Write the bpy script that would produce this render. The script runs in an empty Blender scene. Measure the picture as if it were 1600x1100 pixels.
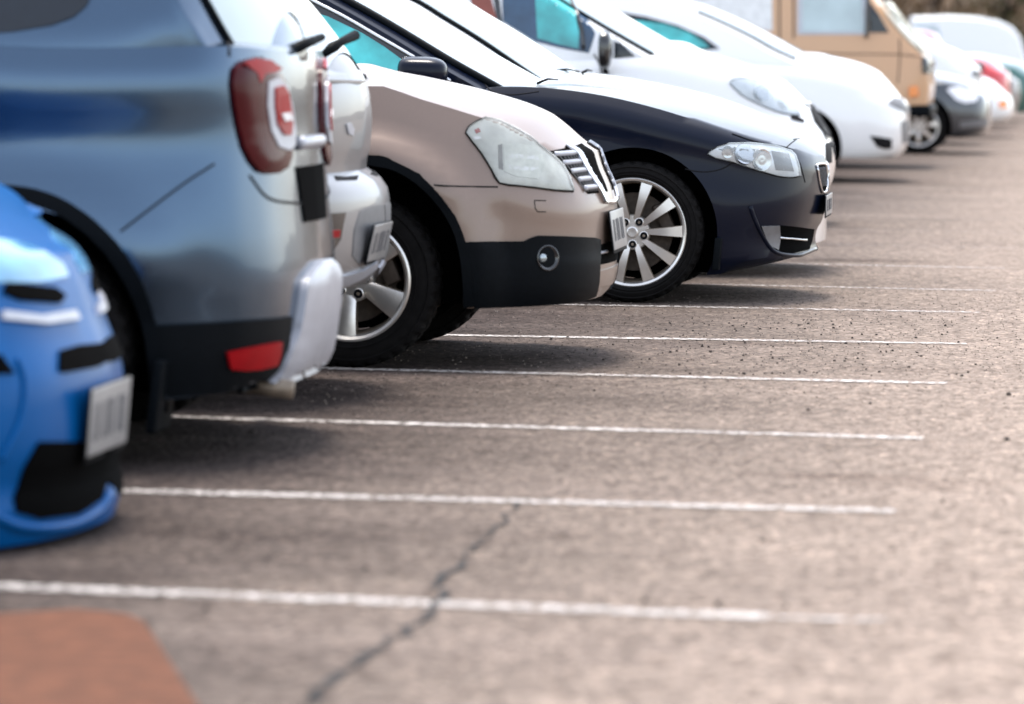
import bpy, bmesh, math, random
import numpy as np
from mathutils import Vector, Matrix, geometry
from mathutils.bvhtree import BVHTree
random.seed(7)
sc = bpy.context.scene
COL = sc.collection
# ------------------------------------------------------------------ camera
FPX, CAMH = 7000.0, 1.30
YAW, PITCH, ROLL = 0.1277, 0.0699, 0.0154
_f = Vector((-math.sin(YAW)*math.cos(PITCH), math.cos(YAW)*math.cos(PITCH), -math.sin(PITCH)))
_r0 = Vector((math.cos(YAW), math.sin(YAW), 0)); _u0 = _r0.cross(_f)
_r = _r0*math.cos(ROLL)+_u0*math.sin(ROLL); _u = _u0*math.cos(ROLL)-_r0*math.sin(ROLL)
CAM = Vector((0, 0, CAMH))
cd = bpy.data.cameras.new('camera'); cam = bpy.data.objects.new('camera', cd); COL.objects.link(cam)
cam.matrix_world = Matrix(((_r.x, _u.x, -_f.x, 0), (_r.y, _u.y, -_f.y, 0), (_r.z, _u.z, -_f.z, CAMH), (0, 0, 0, 1)))
cd.sensor_fit = 'HORIZONTAL'; cd.sensor_width = 36; cd.lens = FPX/1600*36
cd.clip_start = 0.5; cd.clip_end = 3000
cd.dof.use_dof = True; cd.dof.focus_distance = 20.3; cd.dof.aperture_fstop = 3.0; cd.dof.aperture_blades = 0
sc.camera = cam
# ------------------------------------------------------------------ light
SUN_EL, SUN_AZ = math.radians(74), math.radians(-14)      # azimuth from +Y, clockwise
w = bpy.data.worlds.new('World'); sc.world = w; w.use_nodes = True
nt = w.node_tree; sky = nt.nodes.new('ShaderNodeTexSky'); sky.sky_type = 'NISHITA'; sky.sun_disc = False
sky.sun_elevation = SUN_EL; sky.sun_rotation = SUN_AZ
sky.air_density = 1.0; sky.dust_density = 1.3; sky.ozone_density = .6; sky.altitude = 50
hs = nt.nodes.new('ShaderNodeHueSaturation'); hs.inputs['Saturation'].default_value = .45; nt.links.new(sky.outputs[0], hs.inputs['Color'])   # a milky, hazy sky
nt.links.new(hs.outputs[0], nt.nodes['Background'].inputs[0]); nt.nodes['Background'].inputs[1].default_value = 0.15
sd = bpy.data.lights.new('sun', 'SUN'); sd.energy = 1.5; sd.angle = math.radians(20); sd.color = (1.0, 0.93, 0.84)
so = bpy.data.objects.new('sun', sd); COL.objects.link(so)
sv = Vector((math.sin(SUN_AZ)*math.cos(SUN_EL), math.cos(SUN_AZ)*math.cos(SUN_EL), math.sin(SUN_EL)))
so.rotation_euler = sv.to_track_quat('Z', 'Y').to_euler(); so.location = (0, 0, 30)
sc.view_settings.view_transform = 'Standard'; sc.view_settings.look = 'None'; sc.view_settings.gamma = 1
sc.view_settings.use_curve_mapping = False; sc.view_settings.exposure = 1.75

# ------------------------------------------------------------------ helpers
def ray(px, py): return (_f+_r*((px-800)/FPX)+_u*((550-py)/FPX)).normalized()
def at(px, py, Y):
    d = ray(px, py); t = Y/d.y; return CAM+d*t
def ground_at(px, py):
    d = ray(px, py); t = -CAMH/d.z; return CAM+d*t
def dens(pts, n=8):
    """Catmull-Rom densified polyline"""
    P = [np.array(p, float) for p in pts]
    if len(P) < 3: return [tuple(p) for p in P]
    Q = [2*P[0]-P[1]]+P+[2*P[-1]-P[-2]]; out = []
    for i in range(1, len(Q)-2):
        a, b, c, d = Q[i-1:i+3]
        for k in range(n):
            t = k/n
            out.append(tuple(0.5*((2*b)+(c-a)*t+(2*a-5*b+4*c-d)*t*t+(3*b-a-3*c+d)*t**3)))
    out.append(tuple(P[-1])); return out
def curve(pts, smooth=True):
    pts = sorted(pts); D = dens(pts) if smooth else pts
    D = sorted(D); xs = [p[0] for p in D]; ys = [p[1] for p in D]
    return lambda x: float(np.interp(x, xs, ys))
def sstep(a, b, x):
    t = min(1, max(0, (x-a)/(b-a))); return t*t*(3-2*t)
def tag(o, label=None, cat=None, group=None, kind=None):
    if label: o['label'] = label
    if cat: o['category'] = cat
    if group: o['group'] = group
    if kind: o['kind'] = kind
    return o
def link(name, me, mat=None, parent=None, smooth=True, sharp=None):
    """me: bmesh or mesh in world coordinates; parented with the parent's origin subtracted"""
    if isinstance(me, bmesh.types.BMesh):
        m = bpy.data.meshes.new(name); me.normal_update(); me.to_mesh(m); me.free(); me = m
    if parent is not None:
        T = Matrix.Translation(-world_loc(parent)); me.transform(T)
    if mat is not None:
        me.materials.clear()
        for q in (mat if isinstance(mat, (list, tuple)) else [mat]): me.materials.append(q)
    if smooth:
        me.polygons.foreach_set('use_smooth', [True]*len(me.polygons))
        if sharp: me.set_sharp_from_angle(angle=math.radians(sharp))
    o = bpy.data.objects.new(name, me); COL.objects.link(o)
    if parent is not None: o.parent = parent
    return o
def world_loc(o):
    v = Vector(o.location)
    while o.parent: o = o.parent; v += Vector(o.location)
    return v
def empty(name, loc, label, cat, group=None):
    o = bpy.data.objects.new(name, None); COL.objects.link(o); o.location = loc
    o.empty_display_size = .3
    return tag(o, label, cat, group)
def bm_box(bm, c, s, rot=None, bevel=0.0):
    r = bmesh.ops.create_cube(bm, size=1.0)
    M = Matrix.Translation(c) @ (rot.to_4x4() if rot else Matrix.Identity(4)) @ Matrix.Diagonal((*s, 1))
    bmesh.ops.transform(bm, matrix=M, verts=r['verts'])
    if bevel:
        es = {e for v in r['verts'] for e in v.link_edges}
        bmesh.ops.bevel(bm, geom=list(es), offset=bevel, segments=3, affect='EDGES', profile=.5)
def bm_lathe(bm, prof, seg=64, c=(0, 0, 0), mod=None, mat=0):
    """prof: (radius, y) revolved about Y axis through c; mod(i_ring, k)->dr"""
    rings = []
    for i, (r, y) in enumerate(prof):
        ring = []
        for k in range(seg):
            a = 2*math.pi*k/seg; rr = r+(mod(i, k) if mod else 0)
            ring.append(bm.verts.new((c[0]+rr*math.cos(a), c[1]+y, c[2]+rr*math.sin(a))))
        rings.append(ring)
    for i in range(len(rings)-1):
        for k in range(seg):
            k2 = (k+1) % seg
            f = bm.faces.new((rings[i][k], rings[i+1][k], rings[i+1][k2], rings[i][k2])); f.material_index = mat
    return rings
def bm_tube(bm, pts, rad, seg=6, closed=False):
    pts = [Vector(p) for p in pts]; n = len(pts); rings = []
    rads = rad if isinstance(rad, (list, tuple)) else [rad]*n
    for i in range(n):
        if closed: t = pts[(i+1) % n]-pts[i-1]
        else: t = pts[min(n-1, i+1)]-pts[max(0, i-1)]
        if t.length < 1e-9: t = Vector((1, 0, 0))
        t.normalize(); a = t.cross(Vector((0, 0, 1)))
        if a.length < .1: a = t.cross(Vector((0, 1, 0)))
        a.normalize(); b = t.cross(a)
        rings.append([bm.verts.new(pts[i]+(a*math.cos(2*math.pi*k/seg)+b*math.sin(2*math.pi*k/seg))*rads[i]) for k in range(seg)])
    m = n if closed else n-1
    for i in range(m):
        A, B = rings[i], rings[(i+1) % n]
        for k in range(seg): bm.faces.new((A[k], A[(k+1) % seg], B[(k+1) % seg], B[k]))
    if not closed:
        bm.faces.new(rings[0][::-1]); bm.faces.new(rings[-1])

# ------------------------------------------------------------------ materials
MATS = {}
def new_mat(name):
    m = bpy.data.materials.new(name); m.use_nodes = True; MATS[name] = m
    return m, m.node_tree, m.node_tree.nodes['Principled BSDF']
def N(nt, t, **kw):
    n = nt.nodes.new(t)
    for k, v in kw.items():
        if k in n.inputs: n.inputs[k].default_value = v
        else: setattr(n, k, v)
    return n
def ramp(nt, src, stops):
    r = nt.nodes.new('ShaderNodeValToRGB'); e = r.color_ramp.elements
    while len(e) < len(stops): e.new(.5)
    for i, (p, c) in enumerate(stops):
        e[i].position = p; e[i].color = (*c, 1) if len(c) == 3 else c
    nt.links.new(src, r.inputs[0]); return r
def paint(name, col, metal=.5, rough=.32, coat=1.0, dirt=.25, dirtcol=(.32, .27, .22), flake=True, spec=.5, coatior=1.5):
    m, nt, b = new_mat(name)
    tc = N(nt, 'ShaderNodeTexCoord'); n1 = N(nt, 'ShaderNodeTexNoise', Scale=3.0, Detail=8.0, Roughness=.65)
    nt.links.new(tc.outputs['Object'], n1.inputs['Vector'])
    sx = N(nt, 'ShaderNodeSeparateXYZ'); nt.links.new(tc.outputs['Object'], sx.inputs[0])
    # road film: more of it low on the body
    mr = N(nt, 'ShaderNodeMapRange'); mr.inputs['From Min'].default_value = .9; mr.inputs['From Max'].default_value = .15
    nt.links.new(sx.outputs['Z'], mr.inputs['Value'])
    mu = N(nt, 'ShaderNodeMath', operation='MULTIPLY'); nt.links.new(mr.outputs[0], mu.inputs[0]); nt.links.new(n1.outputs[0], mu.inputs[1])
    mu2 = N(nt, 'ShaderNodeMath', operation='MULTIPLY'); nt.links.new(mu.outputs[0], mu2.inputs[0]); mu2.inputs[1].default_value = dirt
    fl = N(nt, 'ShaderNodeTexNoise', Scale=900.0, Detail=1.0); nt.links.new(tc.outputs['Object'], fl.inputs['Vector'])
    fr = ramp(nt, fl.outputs[0], [(.3, tuple(c*.86 for c in col)), (.7, tuple(min(1, c*1.14) for c in col))])
    mx = N(nt, 'ShaderNodeMix', data_type='RGBA'); nt.links.new(mu2.outputs[0], mx.inputs[0])
    nt.links.new(fr.outputs[0], mx.inputs[6]); mx.inputs[7].default_value = (*dirtcol, 1)
    nt.links.new(mx.outputs[2], b.inputs['Base Color'])
    b.inputs['Metallic'].default_value = metal; b.inputs['Specular IOR Level'].default_value = spec
    rr = N(nt, 'ShaderNodeMath', operation='MULTIPLY_ADD'); nt.links.new(n1.outputs[0], rr.inputs[0]); rr.inputs[1].default_value = .12; rr.inputs[2].default_value = rough-.06
    nt.links.new(rr.outputs[0], b.inputs['Roughness'])
    b.inputs['Coat Weight'].default_value = coat; b.inputs['Coat Roughness'].default_value = .04; b.inputs['Coat IOR'].default_value = coatior
    return m
def simple(name, col, metal=0, rough=.5, coat=0, noise=.15, scale=20, bump=0, spec=.5):
    m, nt, b = new_mat(name)
    tc = N(nt, 'ShaderNodeTexCoord'); n1 = N(nt, 'ShaderNodeTexNoise', Scale=float(scale), Detail=6.0)
    nt.links.new(tc.outputs['Object'], n1.inputs['Vector'])
    r = ramp(nt, n1.outputs[0], [(.25, tuple(c*(1-noise) for c in col)), (.75, tuple(min(1, c*(1+noise)) for c in col))])
    nt.links.new(r.outputs[0], b.inputs['Base Color'])
    b.inputs['Metallic'].default_value = metal; b.inputs['Roughness'].default_value = rough; b.inputs['Coat Weight'].default_value = coat
    b.inputs['Specular IOR Level'].default_value = spec
    if bump:
        bp = N(nt, 'ShaderNodeBump', Strength=float(bump), Distance=.002); nt.links.new(n1.outputs[0], bp.inputs['Height']); nt.links.new(bp.outputs[0], b.inputs['Normal'])
    return m
P_champ = paint('champagne_paint', (.205, .145, .115), metal=.25, rough=.42, coat=.4, dirt=.5)
P_navy = paint('navy_paint', (.0015, .004, .013), metal=.0, rough=.3, dirt=.03, dirtcol=(.08, .06, .05), coat=.32, spec=.1, coatior=1.33)
P_blue = paint('bright_blue_paint', (.0003, .075, .25), metal=.1, rough=.4, dirt=.0, coat=.18, spec=.08, coatior=1.35, dirtcol=(.05, .1, .2))
P_slate = paint('slate_blue_paint', (.050, .087, .138), metal=.92, rough=.2, coat=.45, dirt=.05, dirtcol=(.13, .11, .11))
P_silver = paint('silver_paint', (.20, .20, .205), metal=.25, rough=.40, coat=.5, dirt=.6, dirtcol=(.25, .2, .17))
P_white = paint('white_paint', (.78, .79, .80), metal=.0, rough=.3, dirt=.4, dirtcol=(.5, .44, .36))
P_tan = paint('tan_paint', (.52, .31, .17), metal=.0, rough=.4, coat=.4, dirt=.3)
P_dark = paint('charcoal_paint', (.02, .026, .035), metal=.2, rough=.3, dirt=.2, dirtcol=(.1, .08, .07))
P_red = paint('red_paint', (.5, .006, .01), metal=.0, rough=.3, dirt=.1)
P_green = paint('green_paint', (.01, .09, .075), metal=.2, rough=.3, dirt=.1)
M_black = simple('black_plastic', (.0022, .0035, .005), rough=.55, noise=.2, scale=60, bump=.25, spec=.07)
M_blackg = simple('gloss_black_plastic', (.008, .009, .011), rough=.15, coat=.5)
M_well = simple('wheel_well_liner', (.002, .002, .002), rough=.95, spec=.03)
M_seam = simple('seam_rubber', (.006, .006, .007), rough=.8, spec=.2)
M_tyre = simple('tyre_rubber', (.006, .0055, .0055), rough=.8, noise=.35, scale=25, bump=.5, spec=.1)
M_rim = simple('machined_alloy', (.62, .60, .57), metal=.85, rough=.32, noise=.1, scale=14)
M_rimd = simple('brake_dusted_alloy', (.21, .17, .13), metal=.6, rough=.5, noise=.35, scale=25)
M_disc = simple('brake_steel', (.07, .055, .045), metal=.6, rough=.55, noise=.4, scale=30)
M_chrome = simple('chrome', (.58, .59, .61), metal=1, rough=.14, noise=.05)
M_satin = simple('satin_silver_plastic', (.40, .41, .45), metal=.3, rough=.38, noise=.08)
M_greyp = simple('grey_plastic', (.13, .13, .135), rough=.5)
M_plate = simple('plate_white', (.26, .255, .25), rough=.35, noise=.08)
M_ink = simple('plate_black', (.07, .07, .08), rough=.5)
M_redl = simple('red_lens', (.27, .0015, .005), rough=.35, coat=.12, spec=.08, noise=.2, scale=8)
M_redd = simple('dark_red_lens', (.05, .0008, .003), rough=.25, coat=.18, spec=.08, noise=.2, scale=8)
M_amber = simple('amber_lens', (.75, .22, .02), rough=.15, coat=.6)
M_white = simple('white_reflector', (.8, .8, .82), rough=.2, metal=.2)
M_cream = simple('curtain_white', (.72, .73, .73), rough=.7)
G_blue = simple('blue_reflecting_glass', (.02, .06, .12), rough=.06, coat=.3, noise=.6, scale=4)
M_redbrown = simple('red_brown_window_tone', (.20, .055, .04), rough=.6, noise=.3, scale=6)  # mottled red-brown tone filling a rear side window
M_milk = simple('milky_reflector', (.55, .56, .53), rough=.25, coat=.5, noise=.25, scale=14)
M_milk2 = simple('projector_block', (.60, .62, .58), rough=.2, coat=.6, noise=.2, scale=30)
M_int = simple('cabin_trim', (.03, .033, .036), rough=.8)
M_bulb = simple('projector_glass', (.35, .4, .42), metal=.6, rough=.08)
def glass(name, tint, rough=.03, alpha=0.5):
    m, nt, b = new_mat(name)
    b.inputs['Base Color'].default_value = (*tint, 1); b.inputs['Roughness'].default_value = rough
    b.inputs['Transmission Weight'].default_value = alpha; b.inputs['IOR'].default_value = 1.5
    b.inputs['Coat Weight'].default_value = .3
    n1 = N(nt, 'ShaderNodeTexNoise', Scale=30.0, Detail=5.0); tc = N(nt, 'ShaderNodeTexCoord'); nt.links.new(tc.outputs['Object'], n1.inputs['Vector'])
    rr = N(nt, 'ShaderNodeMath', operation='MULTIPLY_ADD'); nt.links.new(n1.outputs[0], rr.inputs[0]); rr.inputs[1].default_value = .08; rr.inputs[2].default_value = rough
    nt.links.new(rr.outputs[0], b.inputs['Roughness'])
    return m
def clear_lens(name, tint, mixf=.25):
    """thin clear cover: mostly see-through with a glossy skin and a little haze"""
    m, nt, b = new_mat(name)
    b.inputs['Base Color'].default_value = (*tint, 1); b.inputs['Roughness'].default_value = .06
    b.inputs['Coat Weight'].default_value = .5
    tr = N(nt, 'ShaderNodeBsdfTransparent'); tr.inputs[0].default_value = (*[min(1, .6+.4*c) for c in tint], 1)
    mx = N(nt, 'ShaderNodeMixShader'); 
    n1 = N(nt, 'ShaderNodeTexNoise', Scale=9.0, Detail=5.0); tc = N(nt, 'ShaderNodeTexCoord'); nt.links.new(tc.outputs['Object'], n1.inputs['Vector'])
    lw = N(nt, 'ShaderNodeLayerWeight', Blend=.25)
    a = N(nt, 'ShaderNodeMath', operation='MULTIPLY_ADD'); nt.links.new(n1.outputs[0], a.inputs[0]); a.inputs[1].default_value = .3; a.inputs[2].default_value = mixf-.15
    c = N(nt, 'ShaderNodeMath', operation='ADD', use_clamp=True); nt.links.new(a.outputs[0], c.inputs[0]); nt.links.new(lw.outputs['Fresnel'], c.inputs[1])
    nt.links.new(c.outputs[0], mx.inputs[0]); nt.links.new(tr.outputs[0], mx.inputs[1]); nt.links.new(b.outputs[0], mx.inputs[2])
    nt.links.new(mx.outputs[0], nt.nodes['Material Output'].inputs[0]); return m
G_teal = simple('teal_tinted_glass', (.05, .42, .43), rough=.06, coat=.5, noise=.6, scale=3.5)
G_dark = simple('dark_glass', (.006, .010, .016), rough=.05, coat=.35, noise=.2, spec=.3)
M_cyan = simple('sky_reflection_lamp_glass', (.10, .34, .58), rough=.12, coat=.6, noise=.6, scale=3)  # cyan colour paints the sky's reflection onto the headlight
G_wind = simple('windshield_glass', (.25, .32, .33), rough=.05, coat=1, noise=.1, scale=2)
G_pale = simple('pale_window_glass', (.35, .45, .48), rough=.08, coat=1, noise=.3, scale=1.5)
G_lens = clear_lens('headlight_lens', (.82, .83, .79), .16)
G_lens2 = clear_lens('headlight_lens_clear', (.75, .82, .85), .22)

# ------------------------------------------------------------------ car body
class Car: pass
def near_ray(c, x, y):
    best = None; d = ray(x, y)
    for k in range(25):
        Y = c.Yn-.05+(c.W*1.9)*k/24; q = CAM+d*(Y/d.y); r = c.bvh.find_nearest(q)
        if r[0] is not None and (best is None or r[3] < best[3]): best = r
    return best
def make_car(name, label, group, Yn, W, mat, end, top, sho, bot, L=4.3, plan=None, topx=None, bulge=None,
             cab=None, blend=.9, wheels=None, R=.33, archr=.40, wheel=None, cat='car', crown=2.4, rows=22, archmat=None, botz=.24, flare=(.014, .60, .44)):
    """end: nose (or tail) outline on the centre plane; top: deck centreline; sho: shoulder on the near side plane;
    bot: lower edge on the near side plane - all outlines given as picture points and turned into metres on those planes."""
    c = Car(); c.Yn = Yn; c.W = W; Yc = Yn+W; c.Yc = Yc
    E = [at(x, y, Yc) for x, y in end]; xe = max(p.x for p in E); c.xe = xe
    eoff = curve([(p.z, p.x-xe) for p in E], True)
    zmin = min(p.z for p in E); zmax = max(p.z for p in E)
    T = [(at(x, y, Yc).x-xe, at(x, y, Yc).z) for x, y in top]+[(-a, b) for a, b in (topx or [])]
    S = [(at(x, y, Yn).x-xe, at(x, y, Yn).z) for x, y in sho]
    if topx: S += [(-a, b-.05) for a, b in topx]
    B = [(at(x, y, Yn).x-xe, at(x, y, Yn).z) for x, y in bot]+[(-L, botz)]
    zt = curve(T); zs = curve(S); zb = curve(B, False)
    c.zt, c.zs, c.zb = zt, zs, zb
    plan = plan or [(0, 0), (.006, .3), (.03, .56), (.08, .73), (.17, .86), (.32, .94), (.6, .985), (1.0, 1.0)]
    D = dens(plan, 5); c.plan = curve([(a, b) for a, b in D], False)
    rear = dens([(0, 0), (.01, .5), (.05, .8), (.15, .93), (.5, 1.0)], 4)
    stations = [(-a, b) for a, b in D]                       # from nose centre to side
    x = -max(a for a, b in D)-.03
    while x > -(L-.52): stations.append((x, 1.0)); x -= .03
    stations += [(-L+a, b) for a, b in reversed(rear)]
    bul = curve(bulge or [(0, .93), (.08, .965), (.25, .99), (.5, 1.0), (.75, .985), (.92, .965), (1, .93)])
    TR = 9
    wx = []
    for w_ in (wheels or []):
        if w_[0] == 'px': p = at(w_[1], w_[2], Yn+.02); wx.append((p.x, archr, p.z))
        else: wx.append((xe+w_[1], archr, R+.02))
    def flr(x, z, v):
        f = 0
        for X, _, Z in wx:
            r = math.hypot(x+xe-X, z-R); f = max(f, min(1, max(0, (flare[1]-r)/(flare[1]-flare[2]))))
        return 1+flare[0]*f*min(1, max(0, (1-v)*6))/W
    def pt(i, j, sgn):
        dx, wf = stations[i]
        fr = 1-sstep(0, blend, -dx)
        if j < 3:                                            # underside rows
            z = zb(dx)+.0; x = dx+eoff(max(zmin, z))*fr; return (x, sgn*wf*bul(0)*(j/3.0), z-.0)
        if j <= 3+rows:
            v = (j-3)/rows; z = zb(dx)+(zs(dx)-zb(dx))*v
            x = dx+eoff(min(zmax, max(zmin, z)))*fr
            return (x, sgn*wf*bul(v)*(flr(x, z, v) if -dx > .2 else 1), z)
        t = (j-3-rows)/TR; z0 = zs(dx); x = dx+eoff(min(zmax, max(zmin, z0)))*fr
        k = min(1, max(0, -dx)/.22)**.5
        kr = min(1, max(0, dx+L)/.22)**.5
        z = z0+(max(z0+.002, zt(x))-z0)*k*kr*(1-(1-t)**crown)
        return (x, sgn*wf*bul(1)*(1-t), z)
    nj = 3+rows+TR+1; vs = []; fs = []; idx = {}
    for sgn in (-1, 1):
        for i in range(len(stations)):
            for j in range(nj):
                p = pt(i, j, sgn); idx[(sgn, i, j)] = len(vs); vs.append((p[0]+xe, p[1]*W+Yc, p[2]))
    for sgn in (-1, 1):
        for i in range(len(stations)-1):
            for j in range(nj-1):
                q = [idx[(sgn, i, j)], idx[(sgn, i+1, j)], idx[(sgn, i+1, j+1)], idx[(sgn, i, j+1)]]
                fs.append(q if sgn > 0 else q[::-1])
    bm = bmesh.new(); V = [bm.verts.new(p) for p in vs]
    for q in fs:
        try: bm.faces.new([V[k] for k in q])
        except ValueError: pass
    bmesh.ops.remove_doubles(bm, verts=bm.verts, dist=.0004)
    bmesh.ops.dissolve_degenerate(bm, dist=.0002, edges=bm.edges)
    bmesh.ops.recalc_face_normals(bm, faces=bm.faces)
    c.root = empty(name, (xe-L/2, Yc, 0), label, cat, group)
    # cabin
    cabbm = None
    if cab:
        prof = [(at(x, y, Yc).x-xe, at(x, y, Yc).z) for x, y in cab['prof']]
        zl = prof[-1][1]; em = max([b for a, b in cab['ext']]); prof += [(-a, .95+(b-.95)*(zl-.95)/(em-.95) if b > 1.15 else b) for a, b in cab['ext']]
        (ax, az), (bx, bz) = prof[0], prof[1]; dl = math.hypot(ax-bx, az-bz); prof.insert(0, (ax+(ax-bx)/dl*.35, az+(az-bz)/dl*.35))
        zc = curve(prof, False) if cab.get('lin') else curve(prof); xs0, xs1 = min(p[0] for p in prof), max(p[0] for p in prof)
        zr = max(p[1] for p in prof); wb, wr, sw = cab.get('wb', .9), cab.get('wr', .72), cab.get('sweep', .2)
        def wlim(x):
            q = max(0, -(x-eoff(min(zmax, max(zmin, zs(x))))*(1-sstep(0, blend, -x)))); q2 = max(0, L+x)
            return c.plan(q)*bul(1)*.985*min(1, (q2/.25)**.4)
        def cabpt(x, t):
            w1 = wlim(x)
            base = min(zs(x), zt(x))-.04
            s_ = sw if x > (xs0+xs1)/2 else -sw
            ze = max(base+.01, zc(max(xs0, min(xs1, x+s_)))-.035)
            if t <= 1:
                tt = t; z = base+(ze-base)*tt
                y = min(w1, wb-(wb-wr)*max(0, (z-base)/(zr-base))**1.15)
                return (x, y, z)
            q = t-1; ye = min(w1, wb-(wb-wr)*max(0, (ze-base)/(zr-base))**1.15); y = ye*(1-q)
            k = (y/ye) if ye else 0
            z = zc(max(xs0, min(xs1, x+s_*k*k)))-.035*k**3
            return (x, y, max(base, z))
        c.cabpt = cabpt; c.cabx = (xs0, xs1)
        n = 70; ts = [0, .15, .3, .45, .6, .75, .88, .96, 1, 1.03, 1.08, 1.16, 1.3, 1.5, 1.75, 2.0]
        cabbm = bmesh.new()
        for sgn in (-1, 1):
            g = []
            for i in range(n+1):
                x = xs0+(xs1-xs0)*i/n
                g.append([cabbm.verts.new((p[0]+xe, Yc+sgn*p[1]*W, p[2])) for p in (cabpt(x, t) for t in ts)])
            for i in range(n):
                if max(wlim(xs0+(xs1-xs0)*i/n), wlim(xs0+(xs1-xs0)*(i+1)/n)) < .01: continue
                for j in range(len(ts)-1):
                    cabbm.faces.new([g[i][j], g[i+1][j], g[i+1][j+1], g[i][j+1]] if sgn < 0 else [g[i][j], g[i][j+1], g[i+1][j+1], g[i+1][j]])
            for e in (0, n):
                pass
        bmesh.ops.delete(cabbm, geom=[v for v in cabbm.verts if not v.link_faces], context='VERTS')
        bmesh.ops.remove_doubles(cabbm, verts=cabbm.verts, dist=.0004)
        bmesh.ops.dissolve_degenerate(cabbm, dist=.0002, edges=cabbm.edges)
        bmesh.ops.recalc_face_normals(cabbm, faces=cabbm.faces)
    # one BVH for projecting parts on the skin
    allv = [v.co.copy() for v in bm.verts]; bm.verts.index_update(); fl = [[v.index for v in f.verts] for f in bm.faces]
    if cabbm:
        o = len(allv); cabbm.verts.index_update(); allv += [v.co.copy() for v in cabbm.verts]; fl += [[v.index+o for v in f.verts] for f in cabbm.faces]
    c.bvh = BVHTree.FromPolygons(allv, fl)
    # wheel arches cut with cylinders
    me = bpy.data.meshes.new('body'); bm.to_mesh(me); bm.free(); me.materials.append(mat)
    body = bpy.data.objects.new('body', me); COL.objects.link(body)
    c.wheels = []
    if wheels:
        for (X, ar, az) in wx:
            cb = bmesh.new()
            for s in (-1, 1):
                r = bmesh.ops.create_cone(cb, cap_ends=True, segments=72, radius1=ar, radius2=ar, depth=.64)
                Mx = Matrix.Translation((X, Yc+s*(W-.02), max(az, R))) @ Matrix.Rotation(math.pi/2, 4, 'X')
                bmesh.ops.transform(cb, matrix=Mx, verts=r['verts'])
            cm = bpy.data.meshes.new('cut'); cb.to_mesh(cm); cb.free(); cm.materials.append(archmat or M_well)
            co = bpy.data.objects.new('cut', cm); COL.objects.link(co)
            md = body.modifiers.new('b', 'BOOLEAN'); md.operation = 'DIFFERENCE'; md.solver = 'EXACT'; md.object = co; md.material_mode = 'TRANSFER'
            bpy.context.view_layer.update()
            dg = bpy.context.evaluated_depsgraph_get(); nm = bpy.data.meshes.new_from_object(body.evaluated_get(dg))
            body.modifiers.clear(); body.data = nm
            bpy.data.objects.remove(co)
            for s in (-1, 1): c.wheels.append((X, Yc+s*(W-.11), s))
    bme = body.data.copy(); bpy.data.objects.remove(body)
    bme.transform(Matrix.Translation(-world_loc(c.root)))
    bme.polygons.foreach_set('use_smooth', [True]*len(bme.polygons)); bme.set_sharp_from_angle(angle=math.radians(38))
    ob = bpy.data.objects.new('body', bme); COL.objects.link(ob); ob.parent = c.root; c.body = ob
    if cabbm: c.cabin = link('cabin', cabbm, mat, c.root, sharp=40)
    if wheel:
        for (X, Y, s) in c.wheels: place_wheel(wheel, (X, Y, R), s, c.root)
    return c

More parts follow.
